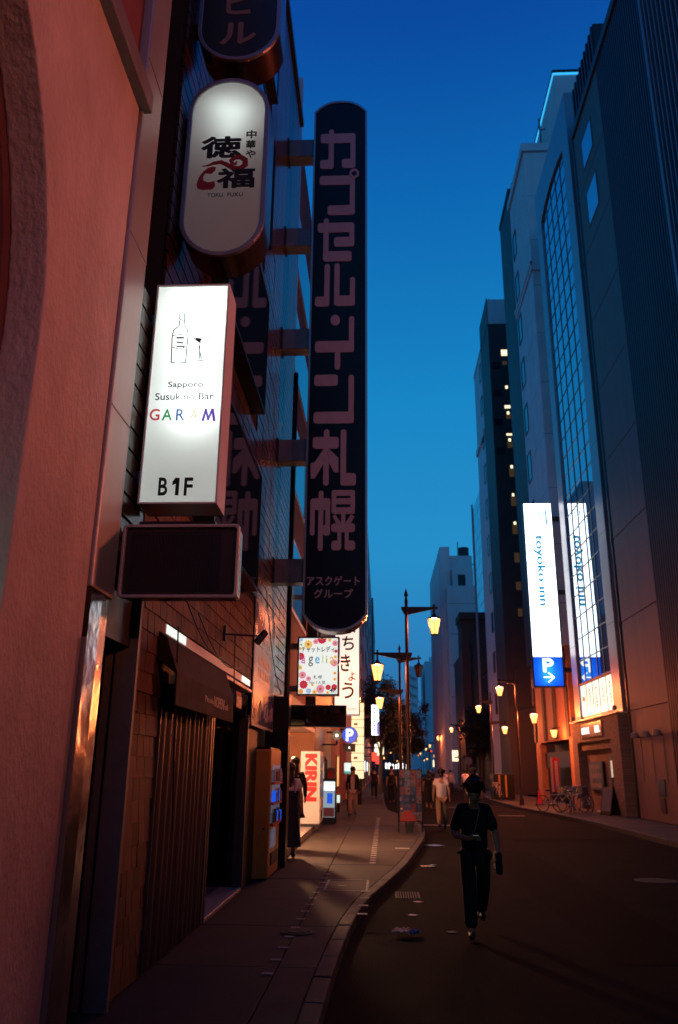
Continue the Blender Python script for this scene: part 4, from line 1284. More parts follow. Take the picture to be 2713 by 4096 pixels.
for k, (y, s) in enumerate(((30.1, 'farthest from the street edge of the three'), (28.9, 'middle one of the three'), (27.7, 'nearest one of the three'))):
    lab = ['leftmost of the three grey floodlights on the concrete wall', 'middle one of the three grey floodlights on the concrete wall', 'rightmost of the three grey floodlights on the concrete wall'][k]
    t = thing('floodlight', lab, 'floodlight', (RX, y, 2.93), 'floodlights on the concrete wall')
    MB().tube([(RX - .002, y, 2.9), (RX - .14, y, 2.95)], .03, 8).build('arm', 'pipe', t)
    MB().lathe([(.02, .16), (.12, .12), (.15, .0), (.13, -.05), (.03, -.06)], (RX - .2, y, 2.92), 14).build('lamp_head', 'pipe', t, smooth=True)
    MB().tube([(RX - .012, y + .02, 2.9), (RX - .012, y + .02, 1.4)], .01, 5).build('cable', 'pipe', t)
# recess and rain pipe between the two buildings
rpz = thing('rain_pipe', 'thick dark rain pipe beside the concrete panels', 'pipe', (9.5, 31.4, 0))
MB().cyl((RX + .16, 31.32, .12), (RX + .16, 31.32, 30.4), .16, n=16).build('pipe', 'blackm', rpz, smooth=True)
for z in rows[1:]:
    MB().cyl((RX + .16, 31.32, z - .1), (RX + .16, 31.32, z + .1), .178, n=16).build('collar', 'blackm', rpz)

# glass fronted building
gb = thing('glass_building', 'narrow building with a tall arched glass curtain wall', 'building', (9.3, 36, 0))
GY0, GY1, OY0, OY1, OZ0 = 31.95, 39.7, 33.1, 38.65, 4.02
def otop(y):
    t = (y - (OY0 + OY1) / 2) / ((OY1 - OY0) / 2)
    return 31.9 - .9 * (1 - math.sqrt(max(0, 1 - .75 * t * t)))
topc = [(OY0 + (OY1 - OY0) * k / 10, otop(OY0 + (OY1 - OY0) * k / 10)) for k in range(11)]
box('frame_side', 'facadegrey', gb, RX, RX + .5, GY0, OY0, 3.92, 34.0, bevel=.02)
box('frame_side', 'facadegrey', gb, RX, RX + .5, OY1, GY1, 3.92, 34.0, bevel=.02)
MB().prism([(OY0 + .002, 33.98)] + topc[0:1] + topc[1:-1] + topc[-1:] + [(OY1 - .002, 33.98)], 'yz', RX + .004, RX + .5).build('frame_head', 'facadegrey', gb)
for z in (7.4, 11.2, 15.2, 19.3, 23.4, 27.6):
    for a, b in ((GY0 + .02, OY0), (OY1, GY1 - .02)):
        box('panel_joint', 'mullion', gb, RX - .002, RX - .0005, a, b, z, z + .03)
box('core', 'facadegrey', gb, RX + .6, 22, GY0, GY1, .1, 34.0)
box('side_return', 'facadegrey', gb, RX + .5, RX + .6, GY0, GY1, 3.9, 33.99)
box('rear_dark', 'black', gb, RX + .50, RX + .53, OY0, OY1, OZ0, 32.2) if False else None
ncol, rowh = 5, 1.02
cw = (OY1 - OY0) / ncol
random.seed(8)
pm = meshof(MB().box(RX + .10, RX + .12, .02, cw - .02, .02, rowh - .02), 'pane', 'glassmir')
r0 = 5.62
k = 0
while r0 + k * rowh < 31.6:
    for c in range(ncol):
        ya = OY0 + c * cw
        z = r0 + k * rowh
        if z + rowh > min(otop(ya), otop(ya + cw)) - .15:
            z1_ = min(otop(ya), otop(ya + cw)) - .12
            if z1_ - z > .1:
                box('pane', 'glassmir', gb, RX + .10, RX + .12, ya + .02, ya + cw - .02, z + .02, z1_)
            continue
        piece(pm, 'pane', gb, (0, ya, z), (random.uniform(-.0006, .0006), random.uniform(-.0012, .0012), random.uniform(-.0022, .0022)))
    k += 1
nrow = k
for c in range(1, ncol):
    ya = OY0 + c * cw
    box('mullion', 'mullion', gb, RX + .074, RX + .098, ya - .03, ya + .03, OZ0, otop(ya) - .02)
for r in range(nrow + 1):
    z = r0 + r * rowh
    if z < 31.3:
        box('transom', 'mullion', gb, RX + .08, RX + .0975, OY0, OY1, z - .024, z + .024)
box('reveal', 'mullion', gb, RX + .125, RX + .49, OY0, OY1, OZ0, 32.0)
# lit sign panels behind the lowest panes
for c in range(ncol):
    ya = OY0 + c * cw
    lpn = box('lit_panel', 'coldlit', gb, RX + .085, RX + .099, ya + .04, ya + cw - .04, 4.12, 5.5)
    mb = MB()
    random.seed(20 + c)
    n = 6 if c < 4 else 3
    for j in range(n):
        z = 5.2 - j * (.15 if c < 4 else .1)
        if c == 4:
            z = 4.95 - j * .06
        wd = random.uniform(.06, .16) if c < 4 else .26
        yc = ya + cw / 2 + random.uniform(-.03, .03)
        mb.prism([(yc - wd, z), (yc - wd * .3, z + .055), (yc + wd, z + .02), (yc + wd * .5, z - .055), (yc - wd * .2, z - .05)], 'yz', RX + .076, RX + .0845)
    mb.build('orange_print', 'orangeprint', lpn)
box('sign_head', 'woodpanel', gb, RX + .05, RX + .099, OY0, OY1, 5.503, 5.6)
box('ledge', 'frame', gb, RX - .32, RX + .5, GY0 - .05, GY1, 3.86, 3.918, bevel=.01)
# brick ground storey
box('brick_wall', 'brick', gb, RX - .22, RX + .59, GY0, 33.25, .1, 3.858)
box('brick_wall', 'brick', gb, RX - .22, RX + .59, 38.75, 39.72, .1, 3.858)
box('brick_lintel', 'brick', gb, RX - .22, RX + .59, 33.251, 38.749, 2.95, 3.858)
box('brick_lintel_step', 'brick', gb, RX - .08, RX + .59, 33.4, 38.6, 2.62, 2.949)
box('brick_back', 'brick', gb, RX + .12, RX + .59, 33.251, 38.749, .1, 2.619)
sd = box('shop_door', 'blackm', gb, RX + .06, RX + .118, 33.7, 34.75, .14, 2.35)
box('door_glass', 'winglass', sd, RX + .05, RX + .059, 33.85, 34.6, .3, 1.5)
box('door_poster', glow('door poster', (1, .80, .55), .5), sd, RX + .046, RX + .0495, 33.95, 34.5, 1.5, 2.15)
mnb = box('menu_board', 'blackm', gb, RX - .0, RX + .118, 35.6, 37.9, .95, 2.12)
box('menu_sheet', 'greyc', mnb, RX - .012, RX - .002, 35.8, 37.7, 1.05, 2.0)
mb = MB()
for k in range(8):
    mb.box(RX - .018, RX - .0125, 35.95 + (k % 4) * .42, 36.22 + (k % 4) * .42, 1.25 + (k // 4) * .4, 1.45 + (k // 4) * .4)
mb.build('menu_print', 'blackm', mnb)
box('door_step', 'frame', gb, RX - .24, RX + .05, 33.3, 36.2, .131, .16)
ns = box('name_plate', 'silver', gb, RX - .27, RX - .223, 34.25, 37.75, 3.12, 3.72)
zt_ = zz(2280, 2720, 1568 / 220)
text([('KITAK', 37.55, 36.2, 3.28, 3.56, RX - .2705, .02, False), ('BLD.', 35.3, 34.5, 3.28, 3.56, RX - .2705, .02, False)], 'wink', ns, '-X')
for k, y in enumerate((GY0 + .35, GY1 - .3)):
    t = thing('floodlight', ['small floodlight on the ledge end nearest the concrete wall', 'small floodlight on the ledge end by the hotel sign'][k], 'floodlight', (RX - .3, y, 3.92))
    MB().cyl((RX - .2, y, 3.919), (RX - .2, y, 4.0), .03, n=8).build('stand', 'pipe', t)
    MB().lathe([(.03, .0), (.09, .03), (.1, .12), (.05, .18)], (RX - .2, y, 4.0), 12).build('lamp_head', 'pipe', t, smooth=True)
# hotel sign
ZH = zz(1700, 2300, 1.548)
TY = 41.0
tx0, tx1 = 7.74, 9.17
tz0, tz1 = at(1236, 1585, 'Y', TY).z, at(1240, 1164, 'Y', TY).z
zsp = at(1265, 1518, 'Y', TY).z
tsn = thing('hotel_sign', 'tall bright white vertical hotel sign with blue parking panel', 'sign', (8.4, TY, tz0))
box('casing', 'blackm', tsn, tx0 - .05, tx1 + .06, TY + .02, TY + .5, zsp, tz1 + .06, bevel=.01)
MB().ring([(tx0 - .05, tz0 - .06), (tx1 + .06, tz0 - .06), (tx1 + .06, zsp - .001), (tx0 - .05, zsp - .001)], [(tx0, tz0), (tx1, tz0), (tx1, zsp - .05), (tx0, zsp - .05)], 'xz', TY + .02, TY + .48).build('lower_casing', 'blackm', tsn)
box('lower_back', 'white', tsn, tx0 - .05, tx1 + .06, TY + .481, TY + .5, tz0 - .06, zsp - .001)
box('white_face', 'whitelit', tsn, tx0, tx1, TY, TY + .018, zsp, tz1)
bf = MB().add([(tx0, TY + .008, tz0), (tx1, TY + .008, tz0), (tx1, TY + .008, zsp - .004), (tx0, TY + .008, zsp - .004)], [(0, 1, 2, 3)]).build('blue_face', acrylic('blue acrylic', (.03, .30, .85), (.0, .03, .72), .75), tsn)
z7 = zz(1700, 1300, 1.548)
ht_ = lambda f, x, y: (at(*f(x, y), 'Y', TY).x, at(*f(x, y), 'Y', TY).z)
a, b = ht_(z7, 690, 1300), ht_(ZH, 762, 188)
text([('toyoko inn', ht_(z7, 712, 1500)[0] - .26, ht_(z7, 712, 1500)[0] + .30, b[1], a[1], TY - .002, .016, True)], 'cyan', tsn)
for k in range(3):
    pass
mb = MB()
for (x0, x1, y0, y1) in ((655, 660, 1150, 1180), (670, 690, 1145, 1150), (670, 674, 1145, 1180), (700, 720, 1150, 1154), (706, 710, 1145, 1185), (730, 752, 1145, 1149), (748, 752, 1145, 1235), (730, 734, 1150, 1180), (735, 750, 1165, 1168), (700, 722, 1165, 1168)):
    p, q = ht_(z7, x0, y1), ht_(z7, x1, y0)
    mb.box(p[0], q[0], TY - .004, TY - .001, p[1], q[1])
mb.build('small_kanji', 'cyan', tsn)
p, q = ht_(ZH, 735, 598), ht_(ZH, 793, 518)
text([('P', p[0], q[0], p[1], q[1], TY + .004, .05, False)], 'wink', tsn)
mb = MB()
for k, pts in enumerate(([(735, 628), (800, 628), (800, 636), (735, 636)], [(765, 600), (803, 628), (803, 634), (797, 634), (760, 606)], [(803, 630), (803, 637), (768, 668), (762, 662), (796, 632)])):
    mb.prism([ht_(ZH, *v) for v in pts], 'xz', TY - .0005 * (k + 1), TY + .005)
mb.build('arrow', 'wink', tsn)
for z in (tz0 + .8, (tz0 + tz1) / 2, tz1 - .8):
    box('bracket', 'blackm', tsn, tx1 + .06, RX + .6, TY + .1, TY + .4, z - .1, z + .1)
for z in (tz0 + .45, tz0 + .95):
    point('tube', ((tx0 + tx1) / 2 - .02, TY + .3, z), 12, (.6, .9, 1), .1, tsn)

# stone hotel building
SX = 9.4
sb = thing('stone_building', 'tall cream stone hotel with a belt cornice and dark window slots', 'building', (9.4, 45, 0))
box('wall', 'cream', sb, SX, 24, 42.2, 47.9, 8.0, 39.6)
box('link_wall', 'cream', sb, SX + .7, 24, 39.72, 42.2, .1, 30)
box('cornice', 'cream', sb, SX - .14, 24.05, 42.06, 48.0, 39.602, 40.2)
box('belt_cornice', 'cream', sb, SX - .13, SX - .002, 42.1, 47.88, 31.1, 31.35)
box('belt_cornice', 'cream', sb, SX - .08, SX - .002, 42.12, 47.87, 30.75, 31.09)
box('belt_cornice', 'cream', sb, SX - .1, 24, 42.1, 42.19, 30.75, 31.35)
box('lower_wall', 'brickd', sb, SX, 24, 48.6, 52, .1, 7.99) if False else None
for z in [9 + 3.25 * k for k in range(9)]:
    win(sb, SX, 46.3, 47.4, z, z + 1.9, left=False)
for z in [10.2 + 3.25 * k for k in range(9)]:
    box('panel_joint', 'pipe', sb, SX - .0015, SX - .0005, 42.22, 46.2, z, z + .03)
    box('panel_joint', 'pipe', sb, SX + .02, 20, 42.1985, 42.1995, z, z + .03)
for y in (43.5, 44.9):
    box('panel_joint', 'pipe', sb, SX - .0025, SX - .0016, y, y + .025, 8.1, 30.7)
wn = MB().ring([(10.9, 33.6), (12.2, 33.6), (12.2, 35.9), (10.9, 35.9)], [(11.0, 33.7), (12.1, 33.7), (12.1, 35.8), (11.0, 35.8)], 'xz', 42.15, 42.198).build('window', 'white', sb)
box('pane', 'winglass', wn, 11.0, 12.1, 42.18, 42.199, 33.7, 35.8)
MB().ball((10.9, 42.15, 37.6), .16, 10, 7).build('vent_cap', 'white', sb)
ph = box('penthouse', 'cream', sb, 11.9, 24, 42.7, 49.3, 40.22, 46.6)
for (x0, x1, y0, y1) in ((11.82, 11.895, 42.65, 49.3), (11.9, 20, 42.62, 42.695)):
    box('neon_line', 'neon', ph, x0, x1, y0, y1, 46.36, 46.48)
box('penthouse_coping', 'blackm', ph, 11.8, 24, 42.6, 49.35, 46.602, 46.72)
MB().tube([(11.6, 46.0, 40.2), (11.5, 46.0, 45.9)], .07, 6).build('mast', 'pipe', sb)
MB().tube([(11.55, 46.0, 44.9), (11.9, 46.0, 45.0)], .05, 6).build('mast_arm', 'pipe', sb)
# ground floors of the stone hotel
box('ground_wall', 'woodpanel', sb, SX + .25, 24, 42.2, 52.0, 3.3, 7.998)
box('ground_pier', 'woodpanel', sb, SX + .25, SX + .6, 42.2, 42.9, .1, 3.3)
box('ground_pier', 'woodpanel', sb, SX + .25, SX + .6, 50.6, 52.0, .1, 3.3)
box('garage_back', 'black', sb, SX + 1.4, SX + 1.6, 42.2, 52, .1, 3.3)
gsd = box('garage_shutter', 'blackm', sb, SX + .5, SX + .56, 42.9, 50.6, 1.9, 2.75)
for k in range(5):
    box('shutter_slat', 'blackm', gsd, SX + .48, SX + .499, 42.95, 50.55, 1.95 + k * .16, 2.06 + k * .16)
for k in range(4):
    box('pilaster', 'brickd', sb, SX + .16, SX + .248, 42.4 + k * 3.0, 43.0 + k * 3.0, 3.4, 7.9)
# dark slab building
db = facade('dark_slab_building', 'dark brown slab building squeezed between the stone hotel and the lit stair tower', 'darkstone', SX, 48.0, 52.2, 41.2, 14, left=False, z0=8.0)
box('penthouse_panel', 'pale', db, SX + .2, SX + 3, 47.85, 47.99, 41.6, 42.0)
# stair tower with lit windows
sw_ = thing('stair_tower', 'dark tower with a pale top band and a column of lit stair windows', 'building', (9.4, 63, 0))
box('wall', 'darkstone', sw_, SX, 24, 60.7, 65.6, .1, 38.2)
box('top_band', 'pale', sw_, SX + .02, 24, 60.66, 65.6, 38.202, 40.6)
box('parapet', 'darkstone', sw_, SX - .03, SX + .018, 60.6, 65.6, 38.21, 40.75)
for (x, y, wd, h, mt_) in ((490, 172, 34, 36, 'winlit'), (505, 385, 14, 18, 'winlit'), (511, 507, 34, 18, 'winlit'), (515, 545, 14, 18, 'winlit'), (522, 678, 34, 12, 'winlit'), (525, 712, 14, 18, 'winlit'), (537, 878, 14, 18, 'winlit'), (546, 1052, 12, 18, 'winlit'), (557, 1227, 14, 18, 'winlit'),
                          (527, 740, 30, 40, 'windim'), (538, 915, 28, 50, 'windim'), (549, 1090, 28, 60, 'windim'), (558, 1265, 28, 60, 'windim'), (570, 1440, 28, 60, 'windim'), (580, 1615, 28, 50, 'windim'), (590, 1780, 24, 50, 'windim'), (518, 565, 30, 30, 'windim'), (440, 250, 48, 40, 'winglass'), (450, 420, 48, 40, 'winglass'), (458, 600, 48, 40, 'winglass'), (470, 780, 48, 40, 'winglass'), (493, 235, 26, 22, 'windim')):
    p, q = at(*z7(x - wd / 2, y + h / 2), 'Y', 60.7), at(*z7(x + wd / 2, y - h / 2), 'Y', 60.7)
    box('stair_window', mt_, sw_, p.x, q.x, 60.655 if mt_ == 'winlit' else 60.67, 60.698, p.z, q.z)
eb = facade('pale_building', 'pale blue grey building with narrow slots beyond the stair tower', 'pale', SX, 65.65, 71.0, 38.2, 14, left=False)
for z in [6 + 3.3 * k for k in range(10)]:
    win(eb, SX, 66.0, 67.0, z, z + 1.7, left=False)
box('belt_cornice', 'pale', eb, SX - .15, SX - .002, 65.7, 71, 30.0, 30.6)
fb_ = thing('glass_office', 'lower blue glass office strip beyond the pale building', 'building', (9.4, 74, 0))
box('core', 'black', fb_, SX + .06, 24, 71.05, 77.0, .1, 26.8)
pm2 = meshof(MB().box(SX, SX + .05, .03, .92, .03, 1.27), 'pane', 'glassmir')
for r in range(17):
    for c in range(6):
        piece(pm2, 'pane', fb_, (0, 71.15 + c * .97, 4.6 + r * 1.3), (0, random.uniform(-.002, .002), random.uniform(-.004, .004)))
box('edge_fin', 'facadegrey', fb_, SX - .1, SX + .05, 77.0, 77.2, .1, 27.3)
bp_ = facade('brick_chimney_building', 'dark brown block with a projecting cap in front of the grey tower', 'darkstone', 8.2, 80.5, 84, 15.8, 2.2, left=False)
box('cap', 'darkstone', bp_, 8.0, 10.6, 80.2, 84.3, 16.21, 16.9)
bw = facade('dark_building', 'black low building on the right behind the crowd', 'black', 9.0, 77.3, 98, 13.5, 12, left=False)
box('canopy', 'blackm', bw, 7.6, 9.0, 77.5, 86, 2.9, 3.0)
gt = thing('grey_tower', 'stepped grey concrete tower with antennas down the street', 'building', (9, 105, 0))
p = lambda x, y: at(*z7(x, y), 'Y', 104)
gx = p(95, 1355).x
def gblock(nm, x0, x1, y0, y1, zt, zb=.1):
    a, b = p(x0, zt), p(x1, zt)
    return box(nm, 'greyb', gt, a.x, b.x, y0, y1, zb, a.z)
gblock('front_block', 135, 330, 103.9, 112, 1615)
gblock('step_block', 172, 300, 104.5, 116, 1500)
gblock('rear_block', 156, 300, 106, 126, 1405)
gblock('tower_block', 95, 156, 105.5, 128, 1355)
for z in (7, 11, 15, 19.5, 23):
    win(gt, p(135, 1615).x, 105.5, 108.5, z, z + 1.8, left=False)
for z in (6.5, 10.5, 14.5, 18.5, 22.5):
    box('panel_joint', 'pipe', gt, p(135, 1615).x + .05, p(330, 1615).x, 103.896, 103.899, z, z + .06)
q0, q1 = p(208, 1610), p(252, 1540)
box('roof_window', 'winglass', gt, q0.x, q1.x, 104.44, 104.498, q0.z, q1.z)
q0, q1 = p(245, 1390), p(272, 1345)
MB().cyl((q0.x + .5, 110, p(250, 1405).z - .3), (q0.x + .5, 110, q1.z + .8), .75, n=12).build('water_tank', 'darkstone', gt)
q = p(222, 1280)
MB().tube([(q.x, 109, p(222, 1405).z), (q.x, 109, q.z)], .08, 5).tube([(q.x - .6, 109, q.z - 2.6), (q.x + 2.5, 109, q.z - 3.4)], .1, 5).tube([(q.x + .4, 109, q.z - 3.2), (q.x + .4, 109, p(222, 1405).z)], .07, 5).build('antenna', 'pipe', gt)
p_ = facade('brown_building', 'brown building catching orange lamp light beyond the grey tower', 'greyb', 11.5, 129, 170, 22, 12, left=False)
# far end of the street
fs1 = thing('stair_building', 'far grey building with zigzag outside stairs at the street end', 'building', (13, 312, 0))
box('wall', 'pale', fs1, 10.2, 16.6, 305, 328, .1, 22)
box('tower', 'greyb', fs1, 10.1, 14.3, 307, 328, 22.002, 39)
for k in range(5):
    z = 23 + k * 3.2
    a, b = (10.4, 13.8)
    MB().add([(a, 305.5, z), (b, 305.5, z - 1.8), (b, 305.5, z - 1.2), (a, 305.5, z + .6), (a, 306.9, z), (b, 306.9, z - 1.8), (b, 306.9, z - 1.2), (a, 306.9, z + .6)], [(0, 1, 2, 3), (7, 6, 5, 4), (0, 4, 5, 1), (2, 6, 7, 3), (1, 5, 6, 2), (3, 7, 4, 0)]).build('stair_flight', 'pale', fs1)
for k in range(2):
    wq = box('window', 'mullion', fs1, 13.2 + k * 1.2, 14.1 + k * 1.2, 304.95, 304.998, 16, 18.4)
    box('pane', 'winglass', wq, 13.3 + k * 1.2, 14.0 + k * 1.2, 304.93, 304.949, 16.1, 18.3)
fs2 = thing('pale_tower', 'pale far tower closing the view down the street', 'building', (19, 320, 0))
box('wall', 'pale', fs2, 17, 32, 308, 340, .1, 41)
box('roof_plant', 'white', fs2, 19.0, 20.6, 310, 314, 41.002, 43)
fs3 = thing('shop_row', 'lit white shop row closing the far end of the street', 'building', (8, 342, 0))
box('wall', 'darkstone', fs3, -12, 36, 346, 360, .1, 13)
for k in range(8):
    box('lit_shop', 'shopwhite', fs3, 2.0 + k * 2.6, 4.1 + k * 2.6, 345.8, 345.99, 1.9, 4.2 - .5 * (k % 2))
for (x, y, z, wd, hh, c, lb) in ((.0, 58, 2.6, .5, 1.0, 'winlit', 'small cream lit box sign above the far left pavement'), (-.4, 66, 2.3, .6, .7, 'redlamp', 'small red lit box sign on the far left side'), (-.2, 78, 2.8, .7, 1.5, 'shopwhite', 'small white upright box sign beyond the trees on the left'),
                                 (-.3, 95, 2.6, .8, 1.4, 'winlit', 'distant amber box sign on the left beyond the trees'), (-.2, 118, 2.4, 1.0, 1.2, 'redlamp', 'distant red box sign on the left near the street end'), (8.2, 92, 2.6, .7, 1.2, 'winlit', 'distant amber box sign on the right beside the black building'),
                                 (9.8, 138, 2.4, 1.2, 1.5, 'redlamp', 'distant red box sign on the right beyond the grey tower'), (10.6, 160, 2.2, 1.3, 1.3, 'winlit', 'distant cream box sign on the right at the street end')):
    q = boxsign(lb, y, x - wd / 2, x + wd / 2, z, z + hh, c, .2, 'blackm', .02)
    wall = (-1.4 if y < 120 else -1.2) if x < 4 else (9.0 if y < 98 else 11.5)
    box('bracket', 'blackm', q, min(wall, x + (wd / 2 - .02) * (1 if x > 4 else -1)), max(wall, x + (wd / 2 - .02) * (1 if x > 4 else -1)), y + .05, y + .12, z + hh * .5, z + hh * .5 + .08)

# traffic lights far away
def signal(label, x, y, col):
    t = thing('traffic_light', label, 'traffic light', (x, y, 0))
    MB().cyl((x, y, .1), (x, y, 5.2), .07, n=8).build('post', 'blackm', t)
    box('housing', 'blackm', t, x - .6, x + .6, y - .1, y + .1, 4.9, 5.35)
    MB().cyl((x + .35, y - .12, 5.12), (x + .35, y - .101, 5.12), .17, n=12).build('lens', col, t)
signal('red traffic light at the far crossing', 9.4, 160, 'redlamp')

for nm, lb, x0, x1, y0, y1, h in (('corner_building', 'plain building across the street behind the viewpoint, outside the picture', 9.3, 24, -50, 7.95, 22), ('block_building', 'plain building beyond the arch building behind the viewpoint', -14, -1.9, -50, -6.05, 20),
                                  ('end_building', 'plain building closing the street behind the viewpoint', -14, 24, -95, -75, 20)):
    t = thing(nm, lb, 'building', ((x0 + x1) / 2, (y0 + y1) / 2, 0))
    box('wall', 'darkstone', t, x0, x1, y0, y1, .1, h)
    box('parapet', 'greyb', t, x0 - .05, x1 + .05, y0, y1, h + .002, h + .4)
    for k in range(4):
        if nm != 'end_building':
            win(t, x0 if x0 > 0 else x1, y0 + 6 + k * 9, y0 + 10 + k * 9, 5, 7.5, left=x0 < 0)

# fittings on the right pavement
def wheel(mb_t, mb_s, c, r=.31):
    n = 22
    pts = [Vector((c[0], c[1] + r * math.cos(2 * PI * k / n), c[2] + r * math.sin(2 * PI * k / n))) for k in range(n + 1)]
    mb_t.tube(pts, .018, 5)
    for k in range(10):
        t = 2 * PI * k / 10
        mb_s.cyl(c, (c[0], c[1] + r * math.cos(t), c[2] + r * math.sin(t)), .0035, n=3)
bk = thing('bicycle', 'leftmost parked bicycle with a front basket and white front fender', 'bicycle', (0, 0, 0), 'bicycles parked on the right pavement', local=True)
for nm, yy in (('rear_wheel', -.52), ('front_wheel', .52)):
    t, s = MB(), MB()
    wheel(t, s, (0, yy, .33))
    wo = t.build(nm, 'rubber', bk)
    s.build('spokes', 'silver', wo)
fr_ = MB()
fr_.tube([(0, -.52, .33), (0, -.05, .30), (0, .36, .72)], .017, 7).tube([(0, -.05, .30), (0, -.18, .80)], .016, 7).tube([(0, -.52, .33), (0, -.15, .68)], .012, 6).tube([(0, -.16, .66), (0, .34, .66)], .015, 7).tube([(0, .52, .33), (0, .36, .72), (0, .33, .95)], .016, 7)
fr_.build('frame', 'frame', bk)
MB().tube([(-.27, .18, 1.0), (-.2, .3, 1.0), (0, .34, .96), (.2, .3, 1.0), (.27, .18, 1.0)], .013, 6).build('handlebar', 'silver', bk)
MB().ball((0, -.2, .84), .12, 10, 6, (.75, 1.15, .4)).build('saddle', 'black', bk, smooth=True)
MB().ring([(-.18, .42), (.18, .42), (.15, .70), (-.15, .70)], [(-.165, .435), (.165, .435), (.138, .685), (-.138, .685)], 'xy', .72, .96).build('basket', 'silver', bk)
MB().tube([(0, .52 + .36 * math.cos(a), .33 + .36 * math.sin(a)) for a in [.5 + .25 * k for k in range(8)]], .022, 5).build('fender', 'white', bk)
MB().cyl((-.1, -.05, .3), (.1, -.05, .3), .03, n=8).build('crank', 'silver', bk)
bk.location = (7.05, 35.1, .13)
bk.rotation_euler = (0, 0, math.radians(-62))
for (x, y, a, lb) in ((7.55, 33.9, -20, 'second parked bicycle standing behind the front wheel of the first'), (7.75, 34.9, -75, 'third parked bicycle close to the brick shopfront'), (8.3, 35.2, 15, 'rightmost parked bicycle next to the brick shopfront'), (6.6, 47.5, 10, 'lone bicycle leaning by the striped barrier')):
    dup(bk, (x, y, .13), math.radians(a), lb)
a3 = aframe('dark sandwich board outside the brick shop door', 8.75, 32.9, .6, 1.05, 'greyc', math.radians(-65), .13)
bn = thing('banner', 'red and white vertical banner standing behind the bicycles', 'banner', (8.9, 42.0, .13))
pq = at(*ZH(825, 1315), 'Y', 41.8)
box('cloth', 'red2', bn, pq.x - .28, pq.x + .12, 41.8, 41.82, .75, 2.35)
box('white_band', 'paper', bn, pq.x - .3, pq.x - .2, 41.785, 41.798, .75, 2.35)
box('white_band', 'paper', bn, pq.x - .1, pq.x + .05, 41.785, 41.798, .9, 2.2)
MB().cyl((pq.x - .32, 41.81, .13), (pq.x - .32, 41.81, 2.45), .018, n=6).build('pole', 'silver', bn)
MB().lathe([(.2, 0), (.18, .08), (.03, .1)], (pq.x - .32, 41.81, .131), 12).build('base', 'black', bn)
br_ = thing('barrier', 'dark boxed barrier with two yellow stripes on the right pavement', 'barrier', (6.9, 50, .13))
q0, q1 = at(*ZH(430, 1380), 'Y', 49.5), at(*ZH(552, 1232), 'Y', 49.5)
box('box', 'blackm', br_, q0.x, q1.x, 49.5, 51, .13, q1.z, bevel=.02)
for xx in (462, 503):
    s0 = at(*ZH(xx, 1300), 'Y', 49.5).x
    box('stripe', 'yellow', br_, s0 - .05, s0 + .05, 49.48, 49.499, .25, q1.z - .05)
cs = thing('traffic_cone', 'orange traffic cone beside the bicycles', 'cone', (7.9, 43, .13))
MB().lathe([(.16, .03), (.03, .68)], (7.9, 42.5, .13), 14).build('body', 'red2', cs, smooth=True)
box('base', 'rubber', cs, 7.7, 8.1, 42.3, 42.7, .131, .16)
rs = thing('road_sign', 'round road sign by the dark building on the right', 'road sign', (8.2, 72, 0))
q0 = at(*ZH(270, 1150), 'Y', 72)
MB().cyl((q0.x, 72, q0.z), (q0.x, 72.03, q0.z), .32, n=20).build('plate', 'greyc', rs)
MB().cyl((q0.x, 72.06, .1), (q0.x, 72.06, q0.z + .3), .035, n=8).build('post', 'pipe', rs)

# ------------------------------------------------------------------ poster rack, litter
rk = thing('poster_rack', 'pavement rack covered with dark magazine posters by the kerb', 'rack', (.8, 23, .12))
x0, x1 = .48, 1.12
for x in (x0, x1):
    for yy in (22.95, 23.3):
        MB().cyl((x, yy, .122), (x, yy, 1.72), .016, n=6).build('leg', 'blackm', rk)
box('panel', 'black', rk, x0, x1, 23.0, 23.04, .38, 1.72)
box('crate', 'black', rk, x0 + .2, x0 + .38, 22.95, 23.1, .122, .36)
pmats = [M('poster sheet %d' % k, c, .35, var=.5, scale=9) for k, c in enumerate(((.06, .05, .12), (.13, .03, .05), (.04, .06, .16), (.14, .08, .10), (.02, .03, .07), (.09, .11, .19), (.16, .05, .06)))]
random.seed(12)
for r in range(6):
    for c in range(4):
        xa = x0 + .02 + c * .155
        za = .42 + r * .215
        pp = box('poster', random.choice(pmats), rk, xa, xa + .145, 22.985, 22.998, za, za + .205)
        for k in range(2):
            u, v = random.uniform(.01, .07), random.uniform(.02, .12)
            box('print', random.choice(pmats + [mt['paper']]) if k == 0 else random.choice(pmats), pp, xa + u, xa + u + random.uniform(.03, .07), 22.978 - .002 * k, 22.984 - .002 * k, za + v, za + v + random.uniform(.03, .08))
MB().prism([(x0 + .02, .40), (x0 + .5, .40), (x0 + .42, .56), (x0 + .3, .68), (x0 + .16, .66), (x0 + .06, .5)], 'xz', 22.95, 22.974).build('red_print', 'red', rk)
